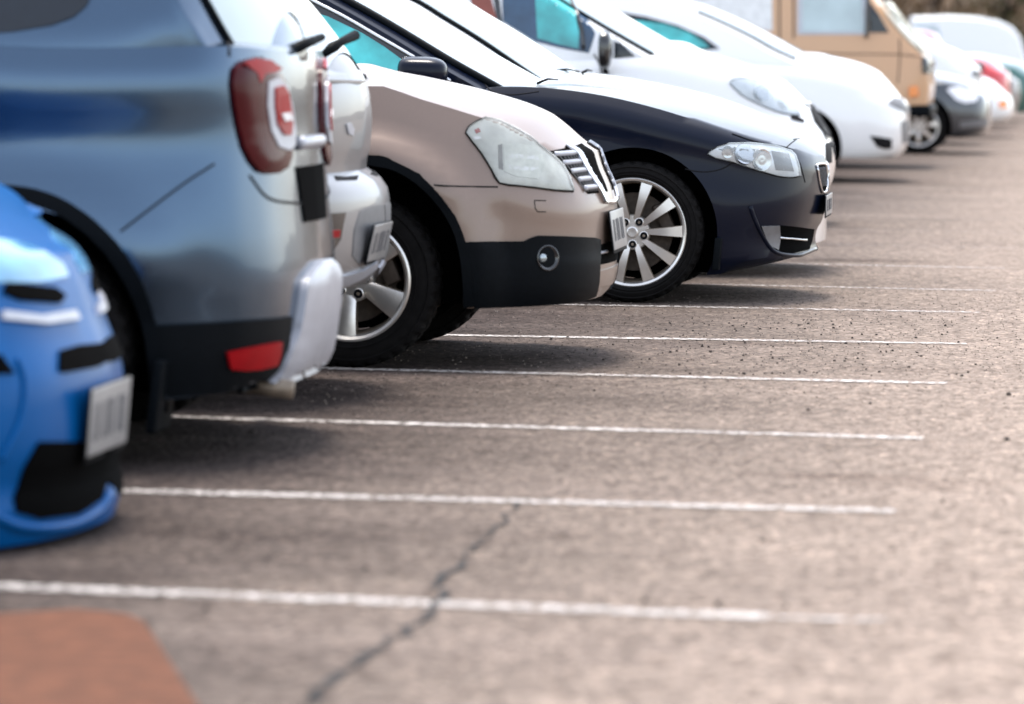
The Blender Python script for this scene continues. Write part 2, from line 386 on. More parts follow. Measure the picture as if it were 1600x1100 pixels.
def patch(c, poly, name, mat, off=.004, depth=.012, bulge=0, step=5.0, mirror=True, parent=None, smooth_poly=0, Y=None, sharp=45, front=False):
    """a real panel with thickness lying on the car skin, its outline taken along the picture rays"""
    if front: step *= .0025; poly = [(p[0], p[1]) for p in poly]
    if smooth_poly: poly = dens(list(poly)+[poly[0]], smooth_poly)[:-1]
    P = []
    n = len(poly)
    for i in range(n):
        a = np.array(poly[i], float); b = np.array(poly[(i+1) % n], float); L = np.linalg.norm(b-a); k = max(1, int(L/step))
        for q in range(k): P.append(tuple(a+(b-a)*q/k))
    nb = len(P); xs = [p[0] for p in P]; ys = [p[1] for p in P]
    def inside(x, y):
        r = False; j = n-1
        for i in range(n):
            xi, yi = poly[i]; xj, yj = poly[j]
            if (yi > y) != (yj > y) and x < (xj-xi)*(y-yi)/(yj-yi)+xi: r = not r
            j = i
        return r
    A = np.array(P); inner = []
    gx = min(xs)
    while gx < max(xs):
        gy = min(ys)
        while gy < max(ys):
            if inside(gx, gy) and np.min((A[:, 0]-gx)**2+(A[:, 1]-gy)**2) > (step*.45)**2: inner.append((gx+.002*step*random.random(), gy+.002*step*random.random()))
            gy += step
        gx += step
    allp = P+inner
    r = geometry.delaunay_2d_cdt([Vector(p) for p in allp], [], [list(range(nb))], 1, 1e-6)
    vo, _, fo = r[0], r[1], r[2]
    pts = []; nrm = []
    for v in vo:
        if front: d = Vector((-1, 0, 0)); o_ = Vector((c.xe+1, c.Yc+v.x, v.y)); hit = c.bvh.ray_cast(o_, d)
        else: d = ray(v.x, v.y); hit = c.bvh.ray_cast(CAM, d)
        if hit[0] is None and front: hit = c.bvh.find_nearest(o_-Vector((1, 0, 0)))
        elif hit[0] is None:
            hit = near_ray(c, v.x, v.y)
        co, no = hit[0].copy(), hit[1].copy()
        if no.dot(d) > 0: no.negate()
        pts.append(co); nrm.append(no)
    dist = [min(1, math.sqrt(float(np.min((A[:, 0]-v.x)**2+(A[:, 1]-v.y)**2)))/ (step*4)) for v in vo] if bulge else None
    bnd = {}
    for f in fo:
        for k in range(len(f)):
            e = (f[k], f[(k+1) % len(f)]); bnd[e] = 1
    edge = [e for e in bnd if (e[1], e[0]) not in bnd]
    def build(mir):
        bm = bmesh.new()
        def M(p): return Vector((p.x, 2*c.Yc-p.y, p.z)) if mir else p
        V = [bm.verts.new(M(pts[i]+nrm[i]*(off+(bulge*math.sin(dist[i]*math.pi/2) if bulge else 0)))) for i in range(len(pts))]
        for f in fo:
            try: bm.faces.new([V[k] for k in f])
            except ValueError: pass
        U = {}
        for a, b in edge:
            for k in (a, b):
                if k not in U: U[k] = bm.verts.new(M(pts[k]+nrm[k]*(off-depth)))
        for a, b in edge:
            try: bm.faces.new([V[a], V[b], U[b], U[a]])
            except ValueError: pass
        bmesh.ops.recalc_face_normals(bm, faces=bm.faces)
        # face outward
        s = sum((f.normal.dot((nrm[0] if not mir else Vector((nrm[0].x, -nrm[0].y, nrm[0].z)))) for f in bm.faces))
        if s < 0: bmesh.ops.reverse_faces(bm, faces=bm.faces)
        return bm
    o = link(name, build(False), mat, parent or c.root, sharp=sharp)
    o2 = link(name, build(True), mat, parent or c.root, sharp=sharp) if mirror else None
    return (o, o2) if mirror else o

def skin(c, x, y, off=0, Y=None):
    d = ray(x, y); hit = c.bvh.ray_cast(CAM, d)
    if hit[0] is None: hit = near_ray(c, x, y)
    n = hit[1].copy()
    if n.dot(d) > 0: n.negate()
    return hit[0]+n*off, n
def seam(c, lines, name='panel_gap', rad=.0035, mat=None, off=0.0, mirror=True, smooth=4, closed=False):
    o = None
    for ln in lines:
        D = dens(ln+([ln[0]] if closed else []), smooth) if smooth else ln
        if closed: D = D[:-1]
        q = []
        for i in range(len(D)-1):
            a, b = np.array(D[i]), np.array(D[i+1]); k = max(1, int(np.linalg.norm(b-a)/5))
            for t in range(k): q.append(a+(b-a)*t/k)
        q.append(np.array(D[-1]))
        P = [skin(c, x, y, off)[0] for x, y in q]
        for m in ((0, 1) if mirror else (0,)):
            bm = bmesh.new(); bm_tube(bm, [Vector((p.x, 2*c.Yc-p.y, p.z)) for p in P] if m else P, rad, 6, closed)
            o = link(name, bm, mat or M_seam, c.root)
    return o
def windshield(c, x0, x1, t0=1.06, mat=None, name='windshield', off=.006, n=24, seal=.016):
    """glass over the cabin front between local x0 (top) and x1 (cowl)"""
    bm = bmesh.new(); g = []
    ts = [t0+(2-t0)*k/12 for k in range(13)]; 
    for i in range(n+1):
        x = x0+(x1-x0)*i/n; row = [c.cabpt(x, t) for t in ts]; full = [(p[0], -p[1], p[2]) for p in row]+[p for p in reversed(row[:-1])]
        g.append([bm.verts.new((p[0]+c.xe+off*.5, c.Yc+p[1]*c.W, p[2]+off)) for p in full])
    for i in range(n):
        for j in range(len(g[0])-1): bm.faces.new([g[i][j], g[i+1][j], g[i+1][j+1], g[i][j+1]])
    bmesh.ops.recalc_face_normals(bm, faces=bm.faces)
    o = link(name, bm, mat or G_wind, c.root, sharp=50)
    if seal:
        for s in (-1, 1):
            P = [c.cabpt(x0+(x1-x0)*i/n, t0) for i in range(n+1)]; sb = bmesh.new()
            bm_tube(sb, [(p[0]+c.xe, c.Yc+s*(p[1]*c.W), p[2]+.008) for p in P], seal, 8); link('windshield_seal', sb, M_black, c.root)
    return o

# ------------------------------------------------------------------ wheels
def tyre_mesh(R, rr, wd=.225):
    bm = bmesh.new(); h = wd/2; seg = 180
    prof = [(rr, -h*.80), (rr+.012, -h*.93), (rr+(R-rr)*.45, -h*1.02), (R-.030, -h*.97), (R-.012, -h*.90), (R-.003, -h*.78), (R, -h*.4), (R-.008, -h*.36), (R-.008, -h*.30), (R, -h*.26), (R, 0),
            (R, h*.26), (R-.008, h*.30), (R-.008, h*.36), (R, h*.4), (R-.003, h*.78), (R-.012, h*.90), (R-.030, h*.97), (rr+(R-rr)*.45, h*1.02), (rr+.012, h*.93), (rr, h*.80), (rr-.01, 0), (rr, -h*.80)]
    def mod(i, k):
        if i in (4, 5, 6, 14, 15, 16): return -.0085 if (k % 5) in (0, 1) else 0
        if i in (3, 17): return -.003 if (k % 5) in (0, 1) else 0
        if i in (9, 10, 11): return -.006 if (k % 5) == (3 if i == 10 else 2) else 0
        return 0
    bm_lathe(bm, prof, seg, mod=mod)
    # raised sidewall rings
    for q in (.3, .72):
        r = rr+(R-rr)*q
        for s in (-1, 1):
            y = s*h*(1.015)
            bm_lathe(bm, [(r-.004, y*.985), (r-.0015, y*1.012), (r+.0015, y*1.012), (r+.004, y*.985)], 90)
    m = bpy.data.meshes.new('tyre'); bmesh.ops.recalc_face_normals(bm, faces=bm.faces); bm.to_mesh(m); bm.free()
    m.materials.append(M_tyre); m.polygons.foreach_set('use_smooth', [True]*len(m.polygons)); m.set_sharp_from_angle(angle=math.radians(30)); return m
def rim_mesh(rr, n, w0, w1, hub=.088, style='ten', phase=0.0, wd=.2):
    """outer face looks toward -Y"""
    bm = bmesh.new(); h = wd/2
    prof = [(rr+.008, -h), (rr+.012, -h-.006), (rr+.004, -h-.010), (rr-.006, -h-.004), (rr-.014, -h+.012), (rr-.022, -h+.05), (rr-.026, h*.6), (rr, h)]
    rg = bm_lathe(bm, prof, 96)
    for f in bm.faces:
        if f.calc_center_median().y > -h+.008: f.material_index = 1
    fy = -h+.004                                              # spoke face plane near the lip
    hy = -h+(.012 if style == 'ten' else .030)
    for k in range(n):
        a = phase+2*math.pi*k/n; d = Vector((math.cos(a), 0, math.sin(a))); s = Vector((-math.sin(a), 0, math.cos(a)))
        secs = []
        for q in range(7):
            t = q/6; r = hub*.55+(rr-.012-hub*.55)*t; wv = w0+(w1-w0)*t**1.2
            y = hy+(fy-hy)*t-(.012*math.sin(math.pi*t) if style == 'ten' else .008*math.sin(math.pi*t))
            b = .004
            if style == 'five': 
                cr = [(-wv, .045), (-wv*.93, .006), (-wv*.62, .0), (wv*.62, .0), (wv*.93, .006), (wv, .045)]
            else: cr = [(-wv*1.0, .035), (-wv, .0025), (-wv+b*.6, 0), (wv-b*.6, 0), (wv, .0025), (wv*1.0, .035)]
            secs.append([bm.verts.new(d*r+s*o+Vector((0, y+dy, 0))) for o, dy in cr])
        for q in range(6):
            for j in range(5):
                f = bm.faces.new([secs[q][j], secs[q][j+1], secs[q+1][j+1], secs[q+1][j]])
                f.material_index = 0 if j == 2 or (style == 'five' and j in (1, 3)) else 1
    # hub
    hr = hub
    bm_lathe(bm, [(.001, hy-.012), (.022, hy-.013), (.028, hy-.010), (.030, hy-.004), (hr-.004, hy-.003), (hr, hy+.002), (hr, hy+.05)], 48)
    bm.normal_update()
    bmesh.ops.recalc_face_normals(bm, faces=bm.faces)
    # bolts: dark sockets with a nut inside
    for k in range(5):
        a = phase+math.pi/5+2*math.pi*k/5+(math.pi/10 if style == 'ten' else 0); cx, cz = (.060)*math.cos(a), (.060)*math.sin(a)
        bm_lathe(bm, [(.0005, hy-.0055), (.0185, hy-.0055), (.019, hy-.003), (.019, hy+.01)], 16, c=(cx, 0, cz), mat=2)
        bm_lathe(bm, [(.0185, hy-.0055), (.0195, hy-.0075), (.0225, hy-.006), (.024, hy-.002)], 20, c=(cx, 0, cz), mat=0)
        bm_lathe(bm, [(.0005, hy-.009), (.006, hy-.009), (.0075, hy-.0055)], 6, c=(cx, 0, cz), mat=1)
    m = bpy.data.meshes.new('wheel'); bm.to_mesh(m); bm.free()
    for q in (M_rim, M_rimd, M_blackg): m.materials.append(q)
    m.polygons.foreach_set('use_smooth', [True]*len(m.polygons)); m.set_sharp_from_angle(angle=math.radians(28)); return m
def disc_mesh(rr):
    bm = bmesh.new(); r = rr*.74
    bm_lathe(bm, [(.001, -.035), (.07, -.035), (.075, 0), (r-.055, .001), (r, 0), (r+.002, .012), (r, .024), (.06, .024)], 64)
    bm_box(bm, Vector((r*.78, -.004, r*.35)), (.07, .08, .16), Matrix.Rotation(-.42, 3, 'Y'), .012)
    m = bpy.data.meshes.new('brake_disc'); bmesh.ops.recalc_face_normals(bm, faces=bm.faces); bm.to_mesh(m); bm.free(); m.materials.append(M_disc)
    m.polygons.foreach_set('use_smooth', [True]*len(m.polygons)); m.set_sharp_from_angle(angle=math.radians(35)); return m
def backing_mesh(rr):
    bm = bmesh.new(); bm_lathe(bm, [(.001, .07), (rr-.03, .07), (rr-.028, .075)], 48)
    m = bpy.data.meshes.new('dust_shield'); bmesh.ops.recalc_face_normals(bm, faces=bm.faces); bm.to_mesh(m); bm.free(); m.materials.append(M_well); return m
class WheelKit: pass
def wheel_kit(R, rr, n, w0, w1, style, phase=0, wd=.225):
    k = WheelKit(); k.R = R; k.t = tyre_mesh(R, rr, wd); k.r = rim_mesh(rr, n, w0, w1, style=style, phase=phase); k.d = disc_mesh(rr); k.b = backing_mesh(rr); return k
def place_wheel(k, loc, side, root, name='wheel'):
    o = bpy.data.objects.new('wheel', k.r); COL.objects.link(o); o.parent = root; o.location = Vector(loc)-Vector(root.location)
    if side > 0: o.rotation_euler = (0, 0, math.pi)
    for nm, me in (('tyre', k.t), ('brake_disc', k.d), ('dust_shield', k.b)):
        q = bpy.data.objects.new(nm, me); COL.objects.link(q); q.parent = o
    return o
WK_five = wheel_kit(.345, .228, 5, .030, .062, 'five', phase=math.radians(-27))
WK_ten = wheel_kit(.350, .262, 10, .013, .030, 'ten', phase=math.radians(2), wd=.24)
WK_city = wheel_kit(.315, .205, 5, .02, .04, 'five', phase=.4, wd=.2)
WK_multi = wheel_kit(.325, .225, 7, .018, .032, 'ten', phase=.2, wd=.21)

def plate_part(c, px0, px1, ytop, ybot, tilt=0.0, off=.02, width=.50, name='number_plate', marks=6, xoff=None, thick=.005, holder=True, zmid=None, x=None, dy=0.0, off2=.004):
    """flat plate across the nose, on the car's centreline, with unreadable strokes"""
    top = at((px0+px1)/2, ytop, c.Yc); b = at((px0+px1)/2, ybot, c.Yc)
    hgt = (top.z-b.z); zc = (top.z+b.z)/2
    X = max(skin_x(c, z_, dy+k_*width/2)+(zc-z_)*math.tan(tilt) for z_ in (zc, b.z, top.z) for k_ in (-1, 0, 1))+thick*.5+off2
    R = Matrix.Rotation(tilt, 3, 'Y'); C0 = Vector((X, c.Yc+dy, zc))
    bm = bmesh.new(); bm_box(bm, C0, (thick, width, hgt), R, .003); p = link(name, bm, M_plate, c.root, sharp=40)
    bm = bmesh.new(); y = -width*.40
    rnd = random.Random(int(px0))
    for k in range(marks):
        wv = rnd.choice((.005, .007, .006)); 
        for q, on in ((0, 1), (.03, k % 3 != 1)):
            if on: bm_box(bm, C0+R @ Vector((thick*.5+.0008, y+q, 0)), (.0015, wv, hgt*.55), R)
        if k % 3 != 1: bm_box(bm, C0+R @ Vector((thick*.5+.0008, y+.015, hgt*.275*(1 if k % 2 else -1)*.92)), (.0015, .026, hgt*.07), R)
        y += width*.82/marks
    link('plate_characters', bm, M_ink, p, smooth=False)
    if holder:
        bm = bmesh.new(); bm_box(bm, C0+R @ Vector((-thick*.9, 0, -hgt*.04)), (thick*.8, width+.014, hgt*1.1), R, .004); link('plate_holder', bm, M_black, p, sharp=40)
    return p
def skin_x(c, z, dy=0):
    h = c.bvh.ray_cast(Vector((c.xe+2, c.Yc+dy, z)), Vector((-1, 0, 0)))
    return h[0].x if h[0] else c.xe
def mirror_part(c, pos, size=(.17, .22, .14), cap=None, foot=(.05, .10), both=True, name='door_mirror'):
    for s in ((-1, 1) if both else (-1,)):
        Y = pos[1] if s < 0 else 2*c.Yc-pos[1]
        bm = bmesh.new(); r = bmesh.ops.create_uvsphere(bm, u_segments=24, v_segments=16, radius=1)
        for v in bm.verts:
            n = v.co; q = Vector([math.copysign(abs(k)**.62, k) for k in n])
            if q.x < 0: q.x *= .45
            q.z *= (1-.18*abs(q.y)) ; v.co = q
        bmesh.ops.transform(bm, matrix=Matrix.Translation((pos[0], Y, pos[2])) @ Matrix.Diagonal((size[0]/2, size[1]/2, size[2]/2, 1)), verts=bm.verts)
        o = link(name, bm, cap, c.root)
        bm = bmesh.new(); bm_tube(bm, [(pos[0], Y-s*size[1]*.3, pos[2]-size[2]*.35), (pos[0]+.01, Y-s*(size[1]*.5+.03), pos[2]-size[2]*.62), (pos[0]+.02, Y-s*(size[1]*.5+.13), pos[2]-size[2]*.7)], .022, 8)
        link('mirror_foot', bm, M_black, o)
def wiper(c, base, tip, name='wiper', rad=.008):
    bm = bmesh.new(); base, tip = Vector(base), Vector(tip)
    bm_tube(bm, [base, base.lerp(tip, .5)+Vector((0, 0, .012)), tip], [rad*1.3, rad, rad*.7], 6)
    link(name, bm, M_black, c.root)
def side_glass(c, x0, x1, t0=.42, t1=.9, mat=None, off=.005):
    for s in (-1, 1):
        bm = bmesh.new(); g = []
        for i in range(25):
            x = x0+(x1-x0)*i/24; g.append([bm.verts.new((c.xe+p[0], c.Yc+s*(p[1]*c.W+off), p[2])) for p in (c.cabpt(x, t0+(t1-t0)*j/6) for j in range(7))])
        for i in range(24):
            for j in range(6): bm.faces.new([g[i][j], g[i+1][j], g[i+1][j+1], g[i][j+1]])
        bmesh.ops.recalc_face_normals(bm, faces=bm.faces); link('side_window', bm, mat or G_dark, c.root, sharp=50)
def front_tube(c, pts, rad, name, mat, off=.01, mirror=True):
    for s in ((1, -1) if mirror else (1,)):
        P = [Vector((skin_x(c, z, dy*s)+off, c.Yc+dy*s, z)) for dy, z in dens(pts, 5)]
        bm = bmesh.new(); bm_tube(bm, P, rad, 8); link(name, bm, mat, c.root)
SUVG = 'cars parked in the row of bays'
# ------------------------------------------------------------------ the setting
def asphalt():
    m, nt, b = new_mat('asphalt')
    tc = N(nt, 'ShaderNodeTexCoord'); G = nt.nodes.new('ShaderNodeNewGeometry')
    def noise(scale, detail=6, rough=.6, vec=None, sy=1.0, sx=1.0):
        mp = N(nt, 'ShaderNodeMapping'); mp.inputs['Scale'].default_value = (sx, sy, 1); nt.links.new(G.outputs['Position'], mp.inputs[0])
        n = N(nt, 'ShaderNodeTexNoise', Scale=float(scale), Detail=float(detail), Roughness=rough); nt.links.new(mp.outputs[0], n.inputs['Vector']); return n.outputs[0]
    big = ramp(nt, noise(.45, 5, .6, sy=1.6), [(.32, (.024, .0185, .017)), (.52, (.048, .038, .035)), (.70, (.082, .066, .061))])
    # wheel-worn streaks along the bays
    st = ramp(nt, noise(1.1, 7, .7, sx=.25, sy=3.0), [(.35, (.58, .54, .53)), (.62, (1.08, 1.08, 1.08))])
    m1 = N(nt, 'ShaderNodeMix', data_type='RGBA', blend_type='MULTIPLY'); m1.inputs[0].default_value = .75
    nt.links.new(big.outputs[0], m1.inputs[6]); nt.links.new(st.outputs[0], m1.inputs[7])
    # pale dust on the driving aisle
    sx = N(nt, 'ShaderNodeSeparateXYZ'); nt.links.new(G.outputs['Position'], sx.inputs[0])
    ns = noise(.8, 5)
    ad = N(nt, 'ShaderNodeMath', operation='MULTIPLY_ADD'); nt.links.new(ns, ad.inputs[0]); ad.inputs[1].default_value = 1.6; nt.links.new(sx.outputs['X'], ad.inputs[2])
    mr = N(nt, 'ShaderNodeMapRange', interpolation_type='SMOOTHSTEP'); mr.inputs['From Min'].default_value = -2.3; mr.inputs['From Max'].default_value = 1.0; mr.inputs['To Max'].default_value = .80
    nt.links.new(ad.outputs[0], mr.inputs['Value'])
    m2 = N(nt, 'ShaderNodeMix', data_type='RGBA'); nt.links.new(mr.outputs[0], m2.inputs[0]); nt.links.new(m1.outputs[2], m2.inputs[6]); m2.inputs[7].default_value = (.30, .245, .207, 1)
    # oil and damp stains inside the bays
    os_ = ramp(nt, noise(.9, 4, .55, sx=.55, sy=1.3), [(.62, (1, 1, 1)), (.74, (.42, .36, .34))])
    m3 = N(nt, 'ShaderNodeMix', data_type='RGBA', blend_type='MULTIPLY'); m3.inputs[0].default_value = .7
    nt.links.new(m2.outputs[2], m3.inputs[6]); nt.links.new(os_.outputs[0], m3.inputs[7])
    # aggregate
    vo = N(nt, 'ShaderNodeTexVoronoi', Scale=62.0); nt.links.new(G.outputs['Position'], vo.inputs['Vector'])
    ag = ramp(nt, vo.outputs['Color'], [(.12, (.28, .25, .24)), (.4, (.85, .84, .83)), (.75, (1.15, 1.12, 1.1)), (.93, (2.2, 2.1, 2.0))])
    m4 = N(nt, 'ShaderNodeMix', data_type='RGBA', blend_type='MULTIPLY'); m4.inputs[0].default_value = .7
    nt.links.new(m3.outputs[2], m4.inputs[6]); nt.links.new(ag.outputs[0], m4.inputs[7])
    mo = ramp(nt, noise(13, 5, .75, sy=.45), [(.33, (.58, .55, .53)), (.5, (1, 1, 1)), (.68, (1.35, 1.33, 1.3))])
    m45 = N(nt, 'ShaderNodeMix', data_type='RGBA', blend_type='MULTIPLY'); m45.inputs[0].default_value = .85
    nt.links.new(m4.outputs[2], m45.inputs[6]); nt.links.new(mo.outputs[0], m45.inputs[7]); m4 = m45
    sp = ramp(nt, noise(38, 3, .7, sy=.5), [(.32, (.3, .26, .25)), (.44, (1, 1, 1)), (.60, (1, 1, 1)), (.69, (1.6, 1.55, 1.5))])
    m5 = N(nt, 'ShaderNodeMix', data_type='RGBA', blend_type='MULTIPLY'); m5.inputs[0].default_value = .8
    nt.links.new(m4.outputs[2], m5.inputs[6]); nt.links.new(sp.outputs[0], m5.inputs[7])
    nt.links.new(m5.outputs[2], b.inputs['Base Color'])
    b.inputs['Roughness'].default_value = .9; b.inputs['Specular IOR Level'].default_value = .08
    bp = N(nt, 'ShaderNodeBump', Strength=.8, Distance=.006); nt.links.new(vo.outputs['Distance'], bp.inputs['Height'])
    bp2 = N(nt, 'ShaderNodeBump', Strength=.5, Distance=.02); nt.links.new(noise(18, 6), bp2.inputs['Height']); nt.links.new(bp.outputs[0], bp2.inputs['Normal']); nt.links.new(bp2.outputs[0], b.inputs['Normal'])
    return m
M_asph = asphalt()
def linepaint(nm, th):
    m, nt, b = new_mat(nm); G = nt.nodes.new('ShaderNodeNewGeometry')
    n = N(nt, 'ShaderNodeTexNoise', Scale=28.0, Detail=8.0, Roughness=.75); nt.links.new(G.outputs['Position'], n.inputs['Vector'])
    r = ramp(nt, n.outputs[0], [(th, (0, 0, 0)), (th+.12, (1, 1, 1))])
    n2 = N(nt, 'ShaderNodeTexNoise', Scale=3.0, Detail=5.0); nt.links.new(G.outputs['Position'], n2.inputs['Vector'])
    c = ramp(nt, n2.outputs[0], [(.3, (.36, .325, .30)), (.7, (.56, .52, .49))]); nt.links.new(c.outputs[0], b.inputs['Base Color']); b.inputs['Roughness'].default_value = .7
    tr = N(nt, 'ShaderNodeBsdfTransparent'); mx = N(nt, 'ShaderNodeMixShader'); nt.links.new(r.outputs[0], mx.inputs[0]); nt.links.new(tr.outputs[0], mx.inputs[1]); nt.links.new(b.outputs[0], mx.inputs[2])
    nt.links.new(mx.outputs[0], nt.nodes['Material Output'].inputs[0]); return m
M_line = linepaint('worn_line_paint', .43); M_line_mid = linepaint('faded_line_paint', .46); M_line_old = linepaint('old_line_paint', .52)
bm = bmesh.new()
for a in [(-400, -60, 0), (300, -60, 0), (300, 900, 0), (-400, 900, 0)]: bm.verts.new(a)
bm.faces.new(bm.verts); tag(link('ground', bm, M_asph, smooth=False), kind='structure')
def strip(a, b, wd, z, n=40, jit=.006):
    bm = bmesh.new(); a, b = Vector(a), Vector(b); t = (b-a).normalized(); s = Vector((-t.y, t.x, 0)); L = []
    for i in range(n+1):
        p = a.lerp(b, i/n); L.append((bm.verts.new(p-s*(wd/2+random.uniform(-jit, jit))+Vector((0, 0, z))), bm.verts.new(p+s*(wd/2+random.uniform(-jit, jit))+Vector((0, 0, z)))))
    for i in range(n): bm.faces.new([L[i][0], L[i+1][0], L[i+1][1], L[i][1]])
    return bm
ends = [(1205, 966), (1400, 800), (1442, 686), (1480, 600), (1510, 538), (1532, 489), (1556, 455), (1570, 420)]
lefts = [(0, 918), (180, 768), (240, 652), (485, 576), (720, 525), (900, 477)]
for i in range(20):
    Y = 10.11+2.35*i
    if i < len(ends): e = ground_at(*ends[i])
    else: e = Vector((-.45, Y+.1, 0))
    if i < len(lefts): l = ground_at(*lefts[i]); d = (l-e); l = e+d*(5.6/d.length)
    else: l = e+Vector((-5.6, -.05, 0))
    if i == 0:   # a faded tail beyond the near line's end
        bm = strip(ground_at(1215, 967), ground_at(1385, 971), .05, .004); tag(link('parking_line', bm, M_line, smooth=False), kind='structure')
    tag(link('parking_line', strip(l, e, .105 if i < 6 else .085, .004, 90), M_line if i < 5 else M_line_mid if i < 8 else M_line_old, smooth=False), kind='structure')
# crack in the asphalt
bm = bmesh.new(); pts = dens([(480, 1100), (500, 1078), (540, 1048), (590, 1018), (640, 985), (668, 962), (684, 938), (690, 912), (720, 880), (748, 850), (775, 825), (815, 785)], 7)
prev = None
for i, (x, y) in enumerate(pts):
    p = ground_at(x, y)+Vector((random.uniform(-.016, .016), random.uniform(-.03, .03), .0045)); wd = .002+.010*abs(math.sin(i*1.13)*math.sin(i*.37+1))+random.uniform(0, .006)
    if i > len(pts)*.72: wd *= .5
    v = (bm.verts.new(p-Vector((wd, 0, 0))), bm.verts.new(p+Vector((wd, 0, 0))))
    if prev: bm.faces.new([prev[0], prev[1], v[1], v[0]])
    prev = v
M_crack = simple('crack_tar', (.008, .006, .0055), rough=.9, noise=.4, scale=40)
tag(link('asphalt_crack', bm, M_crack, smooth=False), kind='structure')
# red-brown paving in the near corner
bm = bmesh.new(); P = [ground_at(*p) for p in [(-60, 966), (120, 955), (196, 962), (225, 975), (318, 1120), (-60, 1120)]]
bm.faces.new([bm.verts.new(p+Vector((0, 0, .006))) for p in P][::-1]); r = bmesh.ops.extrude_face_region(bm, geom=bm.faces[:])
for f in bm.faces: f.normal_update()
M_rust = simple('red_brown_paving', (.20, .075, .036), rough=.85, noise=.35, scale=14, bump=.5)
bmesh.ops.recalc_face_normals(bm, faces=bm.faces); tag(link('paving', bm, M_rust, smooth=False), kind='structure')
# grit
def grit(name, n, region, size, mat, seed):
    rnd = random.Random(seed); vs = []; fs = []
    for _ in range(n):
        x, y = region(rnd); g = ground_at(x, y); s = size*rnd.uniform(.4, 1.3)**1.5
        o = len(vs); k = 5; a0 = rnd.uniform(0, 6)
        for q in range(k):
            a = a0+q*2*math.pi/k; vs.append((g.x+s*math.cos(a)*rnd.uniform(.7, 1.2), g.y+s*math.sin(a)*rnd.uniform(.7, 1.2), -.001))
        for q in range(k): vs.append((vs[o+q][0]*.6+g.x*.4, vs[o+q][1]*.6+g.y*.4, s*rnd.uniform(.6, 1.1)))
        for q in range(k): fs.append((o+q, o+(q+1) % k, o+k+(q+1) % k, o+k+q))
        fs.append(tuple(o+k+q for q in range(k)))
    me = bpy.data.meshes.new(name); me.from_pydata(vs, [], fs); return tag(link(name, me, mat, smooth=False), kind='stuff')
M_grit = simple('dark_grit', (.03, .022, .018), rough=.9, noise=.5, scale=80)
M_gritl = simple('pale_grit', (.22, .18, .15), rough=.9, noise=.4, scale=80)
grit('gravel', 3600, lambda r: (r.uniform(480, 1600), 455+abs(r.gauss(0, 90))), .0028, M_grit, 3)
grit('gravel', 2600, lambda r: (r.uniform(480, 1600), 450+abs(r.gauss(0, 130))), .0034, M_gritl, 4)
grit('gravel', 300, lambda r: (r.gauss(1250, 160), r.uniform(495, 590)), .0055, M_grit, 5)
grit('gravel', 26, lambda r: (r.uniform(200, 1600), r.uniform(600, 960)), .0085, M_grit, 6)
# wooded bank far behind
M_bank = simple('leaf_litter', (.09, .055, .03), rough=1, noise=.45, scale=.25)
bm = bmesh.new(); g = []
for i in range(81):
    x = -120+i*3.5; row = []
    for j in range(12):
        t = j/11; y = 215+j*9+4*math.sin(i*.3); z = 7*sstep(0, 1, t)*(1+.12*math.sin(i*.45)+.08*math.sin(i*1.1))-.05
        row.append(bm.verts.new((x, y, z)))
    g.append(row)
for i in range(80):
    for j in range(11): bm.faces.new([g[i][j], g[i+1][j], g[i+1][j+1], g[i][j+1]])
tag(link('hillside', bm, M_bank), kind='structure')
M_bark = simple('bark', (.05, .032, .02), rough=.95, noise=.3, scale=3)
M_twig = simple('dry_foliage', (.11, .066, .03), rough=.9, noise=.5, scale=1.2)
M_twig2 = simple('olive_foliage', (.055, .06, .018), rough=.9, noise=.5, scale=1.2)
for k, (x, y, h, lab) in enumerate([(-14.5, 206, 9, 'bare brown tree on the bank, behind the tan van roof'), (-10.2, 209, 11, 'thick bare tree on the bank above the white van, left of the pale one'), (-7.0, 204, 8, 'pale slender bare tree on the bank above the middle of the white van'),
                                    (-4.2, 208, 10, 'olive green tree on the bank at the right edge behind the white van'), (-1.4, 211, 10, 'brown bare tree on the bank, farthest right')]):
    rnd = random.Random(k+20); t = empty('bare_tree', (x, y, .0), lab, 'tree', 'trees on the far bank')
    tb = bmesh.new(); z0 = 0; pts = [(x, y, z0)]
    for q in range(1, 7): pts.append((x+rnd.uniform(-.15, .15)*q*.5, y, z0+h*.13*q))
    bm_tube(tb, pts, [.28-.035*q for q in range(7)], 8)
    tips = []
    for q in range(26):
        b = Vector(pts[rnd.randint(1, 6)]); a = rnd.uniform(0, 6.28); ln = rnd.uniform(1.2, 3.2); e = b+Vector((math.cos(a)*ln, math.sin(a)*ln, ln*rnd.uniform(.3, .9)))
        bm_tube(tb, [b, b.lerp(e, .5)+Vector((0, 0, .15)), e], [.08, .05, .02], 5); tips.append((b, e))
    link('trunk', tb, M_bark, t)
    cb = bmesh.new()
    for b, e in tips:
        for _ in range(90):
            c0 = b.lerp(e, rnd.uniform(.3, 1.1))+Vector([rnd.gauss(0, .55) for _ in range(3)]); s = rnd.uniform(.06, .16)
            a, d = Vector([rnd.uniform(-1, 1) for _ in range(3)]).normalized()*s, Vector([rnd.uniform(-1, 1) for _ in range(3)]).normalized()*s
            cb.faces.new([cb.verts.new(c0-a), cb.verts.new(c0+d), cb.verts.new(c0+a), cb.verts.new(c0-d)])
    link('crown', cb, M_twig2 if k == 3 else M_twig, t, smooth=False)
bm = bmesh.new(); rnd = random.Random(91)
